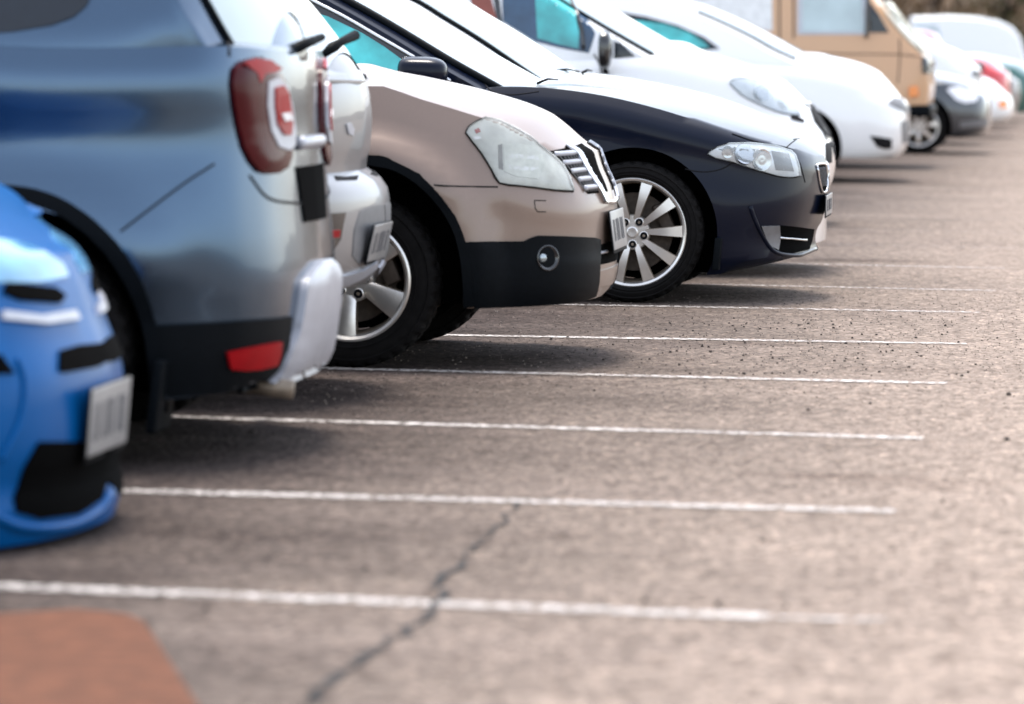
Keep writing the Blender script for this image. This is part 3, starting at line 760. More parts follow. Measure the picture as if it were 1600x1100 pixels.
for _ in range(42000):
    x = rnd.uniform(-90, 60); y = rnd.uniform(212, 222); z = (y-214)*.35+abs(rnd.gauss(0, 1.1)); s = rnd.uniform(.08, .22); c0 = Vector((x, y, z+.2))
    a, d = Vector([rnd.uniform(-1, 1) for _ in range(3)]).normalized()*s, Vector([rnd.uniform(-1, 1) for _ in range(3)]).normalized()*s
    bm.faces.new([bm.verts.new(c0-a), bm.verts.new(c0+d), bm.verts.new(c0+a), bm.verts.new(c0-d)])
tag(link('undergrowth', bm, M_twig, smooth=False), kind='stuff')
# ------------------------------------------------------------------ the cars
# champagne crossover, nose out
ROW = None
c = make_car('parked_car', 'champagne beige crossover with black plastic lower bumper and big pale headlight', ROW, 17.28, .89, P_champ,
    end=[(931, 231), (940, 262), (952, 290), (960, 322), (959, 350), (958, 385), (960, 405), (953, 445), (935, 466), (915, 476)],
    top=[(548, 100), (607, 110), (703, 129), (760, 143), (820, 161), (870, 183), (905, 205), (925, 224), (933, 236)],
    sho=[(566, 134), (648, 153), (744, 179), (800, 196), (850, 222), (885, 240), (905, 244)], bot=[(738, 483), (800, 482), (925, 483)],
    L=4.35, topx=[(1.5, 1.07), (3.6, 1.10), (4.2, 1.05), (4.35, .95)], wheels=[('px', 548, 441), ('rel', -3.5)], R=.345, archr=.470, wheel=WK_five, crown=2.0, flare=(.055, .615, .53),
    plan=[(0, 0), (.012, .25), (.045, .50), (.10, .68), (.19, .82), (.34, .92), (.6, .98), (1.0, 1.0)],
    bulge=[(0, .95), (.12, .975), (.3, .985), (.5, .99), (.58, 1.0), (.7, .99), (.85, .96), (1, .915)],
    cab=dict(prof=[(552, 101), (470, 62), (380, 18), (300, -22), (220, -50)], ext=[(2.6, 1.62), (3.5, 1.58), (4.1, 1.30), (4.25, 1.08)], wb=.92, wr=.68, sweep=.25))
champ = c
hl = [(727.5, 208), (731, 200), (738, 194), (757, 185), (780, 190), (803, 201), (826, 214), (845, 229), (862, 243), (878, 258), (888, 277), (893, 292), (894.5, 299), (866, 297.5), (840, 294), (810, 290.5), (780, 286), (768, 266), (752, 240), (738, 222)]
h = patch(c, hl, 'headlight', M_white, off=.002, depth=.02, step=4)
for o, dy in zip(h, (0, 1)): pass
def lamp_set(c, poly, cover, bowls, body_mat=M_white, rim_mat=M_chrome, bulge=.012, seam_r=.004, dark=None, inner_off=.004):
    """reflector shell, bowls behind the cover, and the clear cover itself as sub-parts"""
    hs = patch(c, poly, 'headlight', body_mat, off=.001, depth=.03, step=4)
    for (x, y, r, m) in bowls:
        for k, hh in enumerate(hs):
            p, n = skin(c, x, y); n = Vector((n.x, n.y, n.z))
            if k: p = Vector((p.x, 2*c.Yc-p.y, p.z)); n = Vector((n.x, -n.y, n.z))
            bm = bmesh.new(); bm_lathe(bm, [(.0005, -.003), (r*.35, -.004), (r*.62, -.002), (r*.9, -.007), (r, -.007), (r*1.05, .0), (r*1.05, .015)], 28)
            q = Vector((0, -1, 0)).rotation_difference(n)
            bmesh.ops.transform(bm, matrix=Matrix.Translation(p) @ q.to_matrix().to_4x4(), verts=bm.verts)
            link('lamp_bowl', bm, m, hh, sharp=50)
    if dark:
        for poly_d, m in dark:
            a, b = patch(c, poly_d, 'lamp_trim_or_glint', m, off=.0035, depth=.006, step=4, parent=None)
            for o, hh in zip((a, b), hs): o.parent = hh; 
    a, b = patch(c, poly, 'lens_cover', cover, off=.012, depth=.014, bulge=bulge, step=4)
    for o, hh in zip((a, b), hs): o.parent = hh
    seam(c, [poly], 'lamp_gap', seam_r, closed=True, smooth=2, off=.004)
    return hs
for o in h: bpy.data.objects.remove(o)
lamp_set(c, hl, G_lens, [], body_mat=M_milk, dark=[
    ([(778, 227), (784, 225), (786, 266), (779, 263)], M_greyp), ([(741, 203), (748, 200), (751, 206), (744, 209)], M_redl), ([(738, 214), (750, 213), (752, 217), (741, 219)], M_white),  # grey edge, red dot, then a white sliver painting a light reflection
    ([(786, 226), (800, 224), (832, 227), (846, 238), (852, 262), (840, 280), (806, 276), (788, 268)], M_milk2), ([(792, 240), (838, 244), (842, 250), (794, 246)], M_white), ([(794, 258), (842, 262), (838, 268), (796, 264)], M_white)])
# black arch trim and lower bumper
arch = dens([(573, 243), (600, 246), (628, 258), (655, 273), (682, 299), (710, 336), (726, 373), (735, 414), (740, 477)], 4)+dens([(724, 479), (722.5, 440), (718, 400), (708, 362), (692, 332), (670, 304), (643, 282), (613, 266), (573, 258)], 4)
patch(c, arch, 'arch_trim', M_black, off=.016, depth=.05, step=5)
lowb = [(727, 378), (770, 377.5), (800, 377), (818, 377), (828, 372), (840, 368), (880, 369), (925, 371), (934, 374), (934, 400), (932, 440), (928, 460), (912, 466), (870, 472), (803, 477), (740, 480), (738, 440), (734, 405)]
lb = patch(c, lowb, 'lower_bumper', M_black, off=.014, depth=.05, step=6)
for k in (0, 1):     # round fog lamps sunk in the black bumper
    p, n = skin(c, 853, 403, .014)
    if k: p = Vector((p.x, 2*c.Yc-p.y, p.z)); n = Vector((n.x, -n.y, n.z))
    q = Vector((0, -1, 0)).rotation_difference(n).to_matrix().to_4x4(); T = Matrix.Translation(p) @ q
    bm = bmesh.new(); bm_lathe(bm, [(.001, .006), (.036, .004), (.042, -.001), (.047, -.004), (.051, -.003), (.053, .004)], 40); bmesh.ops.transform(bm, matrix=T, verts=bm.verts); fo = link('fog_lamp', bm, M_blackg, lb[k], sharp=40)
    bm = bmesh.new(); bm_lathe(bm, [(.0005, -.007), (.012, -.006), (.017, -.0015), (.018, .006)], 28, c=(-.022 if not k else -.022, 0, 0)); bmesh.ops.transform(bm, matrix=T, verts=bm.verts); link('fog_lens', bm, M_bulb, fo)
# grille, chrome vee and slats
zt_, zb_ = at(905, 236, c.Yc-.5).z, at(940, 303, c.Yc-.4).z
patch(c, [(-.60, zt_), (-.1, zt_+.02), (-.1, zb_), (-.44, zb_)], 'grille', M_well, off=.004, depth=.02, front=True)
for k in range(5):
    t = (k+.35)/5; z = zt_+(zb_-zt_)*t; front_tube(c, [(-.59+.16*t, z), (-.45, z+.003), (-.34+.12*t, z+.005)], .0105, 'grille_slat', M_satin, .004)
for k in range(9):
    y = -.56+k*.028; front_tube(c, [(y, zt_-.01), (y+.05, (zt_+zb_)/2), (y+.09, zb_+.01)], .003, 'grille_bar', M_greyp, .006)
patch(c, [(-.42, zt_+.012), (-.36, zt_+.013), (-.285, zb_+.06), (-.20, zb_-.03), (-.21, zb_-.045), (-.25, zb_-.038), (-.335, zb_+.05)], 'grille_surround', M_chrome, off=.016, depth=.03, front=True, step=3)
front_tube(c, [(-.24, zb_-.035), (0, zb_-.045), (.24, zb_-.035)], .010, 'grille_surround', M_chrome, .003, mirror=False)
# bumper lip, lower intake, skid
patch(c, [(-.62, .48), (.62, .48), (.60, .40), (-.60, .40)], 'lower_intake', M_well, off=.004, depth=.02, front=True, mirror=False)
patch(c, [(-.50, .375), (.50, .375), (.38, .315), (-.38, .315)], 'skid_plate', P_champ, off=.008, depth=.03, front=True, mirror=False, smooth_poly=2)
front_tube(c, [(-.58, .445), (-.4, .447), (-.2, .448)], .006, 'intake_blade', M_satin, .006)
seam(c, [[(678, 289), (700, 290.5), (740, 291.5), (778, 292)], [(888, 252), (900, 251.5), (914, 250)], [(893, 300), (896, 297), (893, 280)]])
seam(c, [[(835, 313), (836, 325), (840, 331), (853, 331)], [(835, 313), (853, 313.5)]], 'tow_cap_gap', .0022, smooth=0, mirror=False)
plate_part(c, 942, 972, 327, 387, tilt=math.radians(-8), off=.02, marks=8)

side_glass(c, -2.9, -2.0)
side_glass(c, -3.9, -3.0)
# dark navy saloon, nose out
c = make_car('parked_car', 'dark navy saloon with ten-spoke silver alloy wheel and slim swept headlight', ROW, 22.08, .92, P_navy,
    end=[(1286, 238), (1292, 256), (1294, 275), (1294, 298), (1291, 320), (1284, 345), (1277, 357), (1274, 372), (1277, 389), (1277, 397), (1262, 404), (1235, 412)],
    top=[(850, 130), (904, 133), (1000, 146), (1080, 163), (1160, 187), (1220, 206), (1250, 214), (1276, 226), (1288, 240)],
    sho=[(760, 137), (842, 137), (925, 147), (998, 163), (1071, 184), (1144, 208), (1190, 222), (1227, 231), (1250, 240), (1270, 250)],
    bot=[(1128, 432), (1160, 431), (1210, 423), (1237, 411), (1278, 400)], L=4.9, topx=[(1.9, 1.06), (3.8, 1.06), (4.6, 1.02), (4.9, .95)],
    wheels=[('px', 988, 364), ('rel', -3.72)], R=.350, archr=.42, wheel=WK_ten,
    plan=[(0, 0), (.02, .2), (.05, .40), (.11, .60), (.20, .76), (.33, .88), (.52, .95), (.8, .985), (1.15, 1.0)],
    bulge=[(0, .94), (.1, .97), (.3, .99), (.5, 1.0), (.66, .978), (.78, .972), (.86, .985), (.92, .965), (1, .90)], crown=1.8,
    cab=dict(prof=[(850, 131), (780, 92), (700, 45), (630, 6), (560, -28), (480, -50), (400, -60)], ext=[(3.0, 1.49), (3.6, 1.42), (4.3, 1.12), (4.4, 1.04)], wb=.93, wr=.64, sweep=.2))
navy = c
lamp_set(c, [(1105.5, 240), (1111, 235), (1119, 231), (1138, 225), (1171, 224), (1210, 228), (1235, 236), (1241, 243), (1246, 256), (1249, 275), (1230, 277), (1214, 275), (1196, 270), (1177, 264), (1144, 253), (1118, 247)], G_lens2,
    [(1163, 241, .052, M_chrome), (1190, 250, .055, M_chrome), (1137, 238, .03, M_chrome)], dark=[([(1130, 232), (1160, 230), (1205, 238), (1190, 236), (1140, 236)], M_blackg), ([(1205, 236), (1232, 240), (1240, 268), (1212, 266)], M_greyp)])
kz = at(1280, 258, c.Yc-.2).z; kb = at(1284, 300, c.Yc-.15).z
kid = [(-.30, kz-.01), (-.27, kz+.006), (-.09, kz+.004), (-.05, kz-.02), (-.05, kb+.05), (-.08, kb+.01), (-.12, kb), (-.20, kb+.005), (-.26, kb+.05)]
patch(c, kid, 'grille', M_well, off=.004, depth=.02, front=True, smooth_poly=3)
front_tube(c, kid+[kid[0]], .007, 'grille_surround', M_chrome, .004)
for k in range(6): front_tube(c, [(-.27+k*.035, kz-.01), (-.26+k*.035, (kz+kb)/2), (-.24+k*.03, kb+.03)], .003, 'grille_bar', M_greyp, .004)
fog = patch(c, [(1189, 353), (1217, 352), (1240, 354), (1272, 358), (1269, 375), (1264, 390), (1237, 396), (1214, 392), (1203, 385), (1195, 373)], 'lower_intake', M_well, off=.003, depth=.03, step=4)
patch(c, [(1189, 353), (1217, 352), (1218, 372), (1215, 391), (1204, 385), (1196, 373)], 'intake_blank', M_greyp, off=.008, depth=.02, step=4)
seam(c, [[(1217, 371), (1240, 373), (1258, 375)]], 'intake_blade', .006, M_chrome, off=.008)
seam(c, [[(1172, 322), (1180, 345), (1196, 376), (1212, 394), (1240, 399), (1262, 396), (1279, 390)]], 'bumper_fold', .012, P_navy, off=.0)
seam(c, [[(1070, 264), (1090, 268), (1110, 268), (1130, 263), (1145, 254)], [(1227, 232), (1236, 224), (1248, 215)], [(1144, 209), (1180, 221), (1227, 231), (1240, 240), (1250, 256), (1258, 285)]], rad=.0032)
seam(c, [[(757, 131), (770, 143), (800, 148), (842, 143)]], rad=.003)
plate_part(c, 1282, 1293, 303, 335, off=.012)
# mud flap and undertray lip
bm = bmesh.new(); p = at(1122, 425, c.Yn+.12); bm.free()
for yy in (p.y, 2*c.Yc-p.y): bm = bmesh.new(); bm_box(bm, Vector((p.x, yy, .25)), (.035, .2, .16), Matrix.Rotation(.08, 3, 'Y'), .006); link('mud_flap', bm, M_black, c.root, sharp=40)
# side glass, chrome line, mirror, windshield
patch(c, [(380, -36), (440, -26), (484, -1), (540, 28), (590, 57), (650, 92), (699, 124), (690, 128), (380, 118)], 'window_frame', M_blackg, off=.003, depth=.012, step=9)
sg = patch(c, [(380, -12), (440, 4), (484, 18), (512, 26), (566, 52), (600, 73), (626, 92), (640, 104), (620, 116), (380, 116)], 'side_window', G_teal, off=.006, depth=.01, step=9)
seam(c, [[(380, -38), (440, -27), (484, -1), (540, 28), (590, 57), (650, 92), (704, 127)]], 'window_trim', .011, M_chrome, off=.004)
windshield(c, -2.62, -1.40, t0=1.13, seal=.022)
windshield_c = c
p = at(646, 113, c.Yn-.07); mirror_part(c, p, (.34, .2, .16), P_navy)
for (a, b) in [((757, 133), (800, 131)), ((840, 131), (872, 126))]:
    A = at(a[0], a[1]-1, c.Yn+.45); B = at(b[0], b[1]-2, c.Yn+.7); wiper(c, A, B, rad=.006)

# grey-blue crossover, tail out
c = make_car('parked_car', 'slate blue crossover parked tail out with tall red tail light and silver skid guard', ROW, 13.05, .90, P_slate,
    end=[(468, 40), (476, 90), (480, 140), (482, 190), (484, 215), (488, 260), (494, 330), (500, 390), (504, 440), (498, 500), (486, 555), (468, 590)],
    top=[(0, 40), (200, 44), (300, 46), (400, 50), (440, 54), (460, 60), (470, 68)], sho=[(0, 74), (120, 76), (240, 74), (340, 72), (400, 76), (450, 84)],
    bot=[(250, 628), (349, 622), (403, 611), (460, 596)], L=4.34, topx=[(1.2, 1.32), (2.6, 1.22), (3.3, 1.08), (4.0, 1.02), (4.34, .8)],
    wheels=[('px', 25, 560), ('rel', -3.45)], R=.345, archr=.43, wheel=WK_five, archmat=M_well, crown=2.2,
    plan=[(0, 0), (.012, .3), (.04, .55), (.085, .72), (.15, .85), (.26, .94), (.45, .985), (.8, 1.0)],
    bulge=[(0, .93), (.12, .955), (.24, .965), (.3, .985), (.42, 1.0), (.55, .985), (.7, .955), (.78, .952), (.86, .96), (.94, .955), (1, .925)], blend=.35,
    cab=dict(prof=[(470, 60), (440, 0), (400, -70), (360, -105), (300, -120), (100, -130)], ext=[(1.8, 1.70), (2.6, 1.66), (3.2, 1.20), (3.3, 1.05)], wb=.925, wr=.74, sweep=.16))
patch(c, [(-200, 58), (-60, 56), (20, 50), (80, 40), (115, 27), (135, 10), (146, -14), (150, -60), (-200, -60)], 'quarter_window', G_dark, off=.006, depth=.012, step=10)
tl = [(360, 130), (363, 108), (374, 96), (391, 91), (410, 92), (424, 99), (435, 112), (443, 134), (449, 170), (453, 215), (452, 245), (446, 262), (432, 271), (416, 272), (402, 268), (389, 252), (378, 230), (369, 195), (363, 160)]
t2 = patch(c, tl, 'tail_light', M_redd, off=.012, depth=.04, bulge=.012, step=5)
def sub(c, poly, name, mat, parents, off, depth=.01, bulge=0, step=4):
    a, b = patch(c, poly, name, mat, off=off, depth=depth, bulge=bulge, step=step)
    a.parent, b.parent = parents[0], parents[1]; return a, b
sub(c, [(408, 128), (424, 122), (436, 134), (444, 165), (449, 205), (449, 228), (440, 236), (424, 230), (412, 205), (406, 165)], 'tail_lens', M_satin, t2, .028)
sub(c, [(416, 138), (428, 134), (436, 146), (440, 172), (442, 196), (440, 212), (430, 212), (420, 196), (416, 165)], 'tail_lens', M_redl, t2, .034)
sub(c, [(423, 178), (436, 176), (440, 188), (428, 190)], 'tail_lens', M_white, t2, .038)
sub(c, [(372, 100), (391, 94), (412, 96), (430, 108), (420, 114), (404, 116), (396, 130), (392, 116)], 'tail_lens', M_redl, t2, .026)
# tailgate seam, plate niche, handle
seam(c, [[(335, 256), (290, 285), (240, 322), (188, 362)]], rad=.004)
seam(c, [[(352, -20), (356, 40), (358, 88)], [(390, 275), (420, 310), (470, 318), (500, 318)]], rad=.005)
nz = at(490, 258, c.Yc).z, at(490, 344, c.Yc).z
patch(c, [(-.24, nz[0]), (.24, nz[0]), (.20, nz[1]), (-.20, nz[1])], 'plate_niche', M_well, off=.006, depth=.02, front=True, mirror=False)
bm = bmesh.new(); p = at(489, 222, c.Yc); bm_box(bm, Vector((skin_x(c, p.z)+.004, p.y, p.z)), (.035, .40, .045), Matrix.Rotation(.25, 3, 'Y'), .022); link('tailgate_handle', bm, M_satin, c.root, sharp=60)
# black cladding, reflector, silver skid
patch(c, dens([(-30, 288), (40, 294), (90, 308), (140, 338), (185, 382), (218, 432), (238, 485), (246, 520), (252, 580), (262, 650)], 3)+dens([(240, 655), (234, 590), (226, 525), (210, 470), (180, 415), (140, 370), (90, 335), (40, 318), (-30, 314)], 3), 'arch_trim', M_black, off=.02, depth=.06, step=8)
patch(c, [(244, 508), (330, 504), (430, 497), (452, 494), (447, 540), (432, 575), (412, 594), (380, 606), (330, 614), (262, 620), (250, 570)], 'lower_bumper', M_black, off=.012, depth=.03, step=9)
patch(c, [(349, 549), (380, 542), (431, 532), (429, 552), (424, 568), (400, 574), (376, 576), (354, 574)], 'rear_reflector', M_redl, off=.024, depth=.02, step=6)
patch(c, [(504, 405), (512, 412), (514, 470), (507, 512), (488, 556), (460, 584), (420, 600), (433, 575), (446, 545), (458, 515), (466, 470), (472, 436), (490, 414)], 'skid_guard', M_satin, off=.026, depth=.06, bulge=.015, step=6, smooth_poly=2)
bm = bmesh.new(); p = at(254, 640, c.Yn+.1)
bm.free()
for yy in (p.y, 2*c.Yc-p.y): bm = bmesh.new(); bm_box(bm, Vector((p.x, yy, .22)), (.03, .24, .22), Matrix.Rotation(.12, 3, 'Y'), .008); link('mud_flap', bm, M_black, c.root, sharp=40)
bm = bmesh.new(); p = at(458, 604, c.Yc-.4); bm_tube(bm, [p+Vector((-.5, 0, .02)), p+Vector((-.1, 0, 0)), p+Vector((0, 0, -.01))], .03, 14); link('exhaust_pipe', bm, M_rimd, c.root)
for zz, rad in ((0, .012),):
    A = at(461, 72, c.Yc-.05); bm = bmesh.new(); bm_tube(bm, [A+Vector((-.03, -.06, -.04)), A+Vector((.02, -.02, 0)), A+Vector((.07, .10, .03))], [.014, .02, .014], 8); link('rear_wiper', bm, M_black, c.root)

windshield(c, -.50, -.12, t0=1.16, mat=G_wind, name='rear_window', seal=.012)
side_glass(c, -2.6, -1.3)
# silver hatchback, tail out, between the slate and the champagne car
c = make_car('parked_car', 'dusty silver hatchback parked tail out, between the slate blue and champagne cars', ROW, 15.2, .86, P_silver,
    end=[(545, 98), (556, 115), (564, 134), (569, 160), (571, 192), (568, 232), (560, 262), (570, 272), (592, 288), (600, 318), (599, 378), (590, 415), (566, 446), (540, 463)],
    top=[(200, 84), (400, 84), (500, 86), (530, 90), (546, 98)], sho=[(200, 100), (400, 104), (480, 112), (530, 120)], bot=[(300, 480), (480, 470), (540, 464)],
    L=4.0, topx=[(2.2, 1.22), (3.0, 1.06), (3.8, .95), (4.0, .75)], wheels=[('rel', -.75), ('rel', -3.2)], R=.315, archr=.38, wheel=WK_city, blend=.3,
    plan=[(0, 0), (.02, .3), (.06, .55), (.12, .74), (.2, .87), (.32, .95), (.5, .99), (.8, 1.0)],
    cab=dict(prof=[(548, 100), (512, 56), (465, 0), (430, -32), (380, -48)], ext=[(1.8, 1.56), (2.4, 1.50), (3.05, 1.10), (3.15, .98)], wb=.93, wr=.72, sweep=.12))
bm = bmesh.new(); A = at(520, 74, c.Yc-.25); bm_tube(bm, [A+Vector((-.03, -.04, -.03)), A+Vector((0, 0, 0)), A+Vector((.02, .06, .02)), A+Vector((.055, .16, .045))], [.012, .022, .016, .02], 8); link('rear_wiper', bm, M_black, c.root)
patch(c, [(522, 276), (540, 277), (560, 275), (558, 281), (526, 282)], 'tailgate_gap', M_seam, off=.004, depth=.01, mirror=True)
rc = patch(c, [(508, 334), (540, 332), (536, 350), (532, 374), (520, 392), (508, 398)], 'bumper_recess', M_blackg, off=.003, depth=.02)
patch(c, [(507, 361), (527, 359), (526, 370), (507, 372)], 'rear_reflector', M_redl, off=.014, depth=.02)
patch(c, [(562, 330), (580, 322), (599, 320), (598, 385), (586, 415), (566, 420), (550, 400), (553, 360)], 'plate_recess', M_greyp, off=.003, depth=.02)
plate_part(c, 559, 606, 346, 404, tilt=math.radians(12), width=.40, dy=-.10)
patch(c, [(508, 432), (540, 428), (566, 420), (586, 408), (585, 418), (566, 432), (540, 444), (508, 448)], 'bumper_trim', M_satin, off=.012, depth=.02)
for (x, y) in ((545, 196), (548, 222)):
    pass
patch(c, [(540, 194), (547, 192), (552, 202), (550, 212), (543, 209)], 'tailgate_badge', M_satin, off=.006, depth=.01, mirror=False)

windshield(c, -.46, -.16, t0=1.16, mat=G_wind, name='rear_window')
side_glass(c, -2.6, -.9)
# bright blue hatchback, nose out, nearest
c = make_car('parked_car', 'bright blue hatchback nearest the camera, only its front corner in view', ROW, 10.55, .86, P_blue,
    end=[(66, 366), (104, 398), (124, 440), (141, 494), (160, 545), (170, 575), (174, 610), (176, 660), (172, 700), (160, 735), (170, 765), (168, 800), (150, 838), (100, 858), (40, 872)],
    top=[(-400, 250), (-250, 268), (-120, 296), (0, 332), (46, 354), (68, 370)], sho=[(-500, 284), (-300, 296), (-150, 330), (-60, 376), (0, 406), (40, 428)],
    bot=[(-320, 880), (-100, 880), (40, 876), (120, 860)], L=3.9, topx=[(1.3, 1.0), (3.2, 1.02), (3.7, .98), (3.9, .9)], wheels=[('px', -560, 700), ('rel', -3.2)], R=.315, archr=.38, wheel=WK_city,
    plan=[(0, 0), (.02, .25), (.06, .48), (.12, .65), (.2, .78), (.32, .89), (.5, .96), (.8, 1.0)], blend=.8,
    cab=dict(prof=[(-200, 250), (-400, 130), (-600, 20), (-700, -20)], ext=[(2.4, 1.48), (3.3, 1.42), (3.75, 1.06), (3.8, .95)], wb=.92, wr=.7, sweep=.2))
patch(c, [(-160, 366), (-60, 370), (20, 376), (66, 392), (98, 412), (106, 432), (60, 442), (-60, 442), (-150, 432)], 'headlight', M_cyan, off=.004, depth=.03, step=8)
patch(c, [(10, 442), (84, 450), (100, 462), (92, 474), (30, 470), (2, 458)], 'lamp_trim_or_glint', M_well, off=.008, depth=.02, step=6)
patch(c, [(0, 486), (60, 494), (112, 486), (120, 500), (70, 508), (0, 500)], 'grille_bar', M_satin, off=.014, depth=.03, step=6)
patch(c, [(92, 548), (120, 540), (168, 536), (178, 560), (150, 574), (100, 583), (90, 580)], 'upper_grille', M_well, off=.008, depth=.02, step=6)
patch(c, [(-40, 548), (0, 556), (20, 584), (-40, 586)], 'bumper_slot', M_well, off=.008, depth=.02, step=6, mirror=False)
patch(c, [(60, 690), (100, 690), (150, 690), (182, 712), (168, 744), (156, 780), (120, 802), (60, 810), (24, 800), (20, 780), (36, 730)], 'lower_intake', M_well, off=.008, depth=.02, step=7)
seam(c, [[(-20, 800), (30, 822), (100, 822), (150, 800), (172, 768)]], 'bumper_lip', .016, P_blue, off=.0, mirror=False)
seam(c, [[(26, 560), (38, 600), (30, 660), (0, 720)]], 'bumper_fold', .008, P_blue, off=.004, mirror=False)
plate_part(c, 147, 210, 596, 700, tilt=math.radians(4), width=.46, marks=7, dy=-.05)
windshield(c, -1.75, -1.0)
side_glass(c, -3.1, -1.6)
# ---- cars beyond the navy saloon, softly out of focus
c = make_car('parked_car', 'white saloon directly behind the navy one, just its bonnet and nose showing', ROW, 24.75, .89, P_white,
    end=[(1285, 212), (1296, 222), (1302, 240), (1303, 262), (1298, 285), (1290, 300)],
    top=[(896, 112), (1000, 127), (1100, 150), (1180, 176), (1250, 198), (1282, 214), (1292, 226)], sho=[(896, 124), (1000, 138), (1100, 162), (1180, 190), (1240, 212), (1270, 226)], bot=[(1160, 390), (1280, 385)],
    L=4.5, topx=[(2.2, 1.08), (3.8, 1.06), (4.5, .95)], wheels=[('rel', -.85), ('rel', -3.5)], R=.325, archr=.4, wheel=WK_multi,
    cab=dict(prof=[(900, 113), (820, 60), (760, 24), (712, -4), (640, -30), (560, -42)], ext=[(3.2, 1.46), (4.1, 1.15), (4.2, 1.04)], wb=.93, wr=.64, sweep=.2))
windshield(c, -2.7, -1.4, t0=1.10)
side_glass(c, -3.5, -2.1)
patch(c, [(1289, 222), (1298, 224), (1299, 254), (1291, 256)], 'grille', M_seam, off=.005, depth=.02)
for a, b in (((868, 110), (905, 112)), ((910, 114), (925, 111))): wiper(c, at(a[0], a[1], c.Yn+.5), at(b[0], b[1], c.Yn+.8), rad=.007)

c = make_car('parked_car', 'white people carrier with black door mirror and small black corner window', ROW, 31.4, .89, P_white,
    end=[(1262, 152), (1272, 172), (1284, 192), (1296, 214), (1302, 240), (1298, 262), (1285, 275)],
    top=[(1040, 64), (1100, 80), (1180, 105), (1230, 128), (1255, 145), (1264, 156)], sho=[(992, 92), (1060, 98), (1120, 112), (1170, 118), (1210, 132), (1240, 156), (1255, 172)], bot=[(1120, 290), (1260, 284)],
    L=4.5, topx=[(2.2, 1.18), (4.2, 1.14), (4.5, 1.0)], wheels=[('rel', -.85), ('rel', -3.6)], R=.325, archr=.4, wheel=WK_multi,
    cab=dict(prof=[(1056, 72), (1000, 40), (940, 4), (900, -22), (850, -45), (780, -65)], ext=[(2.8, 1.74), (4.0, 1.68), (4.35, 1.2), (4.4, 1.05)], wb=.93, wr=.76, sweep=.22))
patch(c, [(784, -20), (892, -8), (912, 20), (930, 52), (926, 66), (920, 83), (880, 76), (836, 65), (812, 50), (786, 34)], 'side_window', G_blue, off=.004, depth=.01)
patch(c, [(836, -10), (884, -6), (898, 20), (905, 50), (904, 76), (876, 70), (840, 60)], 'side_window', G_teal, off=.008, depth=.01)
seam(c, [[(888, -6), (900, 20), (910, 50), (912, 78)]], 'door_pillar', .014, M_blackg, off=.008, smooth=3)
patch(c, [(730, -20), (762, -20), (778, 34), (766, 40), (738, 10)], 'rear_side_window', M_redbrown, off=.004, depth=.01)
patch(c, [(960, 58), (976, 72), (992, 88), (960, 91)], 'corner_window', G_dark, off=.004, depth=.01)
patch(c, [(768, -20), (778, -20), (786, 40), (778, 42)], 'door_pillar', M_blackg, off=.006, depth=.01)
lamp_set(c, [(1140, 130), (1146, 124), (1162, 122), (1180, 125), (1204, 136), (1228, 152), (1244, 168), (1250, 180), (1236, 180), (1212, 174), (1184, 162), (1158, 148)], G_lens2, [(1190, 146, .06, M_chrome), (1222, 164, .045, M_chrome)])
patch(c, [(1235, 179), (1246, 182), (1257, 188), (1255, 192), (1236, 187)], 'bumper_slot', M_seam, off=.006, depth=.02)
patch(c, [(1262, 158), (1278, 163), (1290, 190), (1300, 216), (1288, 210), (1272, 190)], 'grille', M_seam, off=.008, depth=.02)
seam(c, [[(1264, 163), (1276, 167)]], 'grille_trim', .01, M_chrome, off=.01, smooth=0)
windshield(c, -2.0, -1.2, t0=1.1)
p = at(942, 78, c.Yn-.12); mirror_part(c, p, (.13, .2, .27), M_blackg)
seam(c, [[(928, 84), (936, 100), (940, 118)]], rad=.006)

c = make_car('parked_car', 'white hatchback with a black fog light recess, in front of the tan van', ROW, 42.0, .88, P_white,
    end=[(1408, 148), (1416, 158), (1420, 172), (1421, 200), (1418, 224), (1412, 238), (1402, 247)],
    top=[(1255, 82), (1300, 88), (1340, 97), (1370, 110), (1396, 130), (1410, 148)], sho=[(1180, 104), (1262, 112), (1333, 126), (1370, 142), (1395, 160)], bot=[(1312, 246), (1402, 249)],
    L=4.3, topx=[(2.2, 1.12), (4.0, 1.08), (4.3, .95)], wheels=[('px', 1250, 232), ('rel', -3.4)], R=.32, archr=.39, wheel=WK_city,
    cab=dict(prof=[(1262, 84), (1240, 74), (1200, 52), (1140, 24), (1085, 4), (1020, -8), (960, -12)], ext=[(2.9, 1.70), (3.8, 1.56), (4.2, 1.1), (4.25, 1.0)], wb=.93, wr=.68, sweep=.2))
patch(c, [(940, 14), (964, 18), (1010, 26), (1060, 40), (1100, 58), (1125, 76), (1100, 79), (940, 76)], 'window_frame', G_dark, off=.004, depth=.01)
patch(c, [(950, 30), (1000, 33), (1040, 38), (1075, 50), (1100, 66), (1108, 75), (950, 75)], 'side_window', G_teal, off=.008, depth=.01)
windshield(c, -2.0, -1.05, t0=1.12)
patch(c, [(1386, 162), (1396, 152), (1408, 154), (1416, 166), (1418, 178), (1406, 172)], 'headlight', M_greyp, off=.006, depth=.02, step=3)
patch(c, [(1359, 212), (1375, 214), (1393, 217), (1393, 232), (1382, 233), (1370, 229)], 'fog_recess', M_seam, off=.006, depth=.02, step=3)
patch(c, [(1408, 190), (1420, 188), (1419, 220), (1410, 226)], 'grille', M_greyp, off=.004, depth=.02, step=3)
p = at(1205, 96, c.Yn+.5); wiper(c, p, p+Vector((.3, .3, .0)), rad=.012)

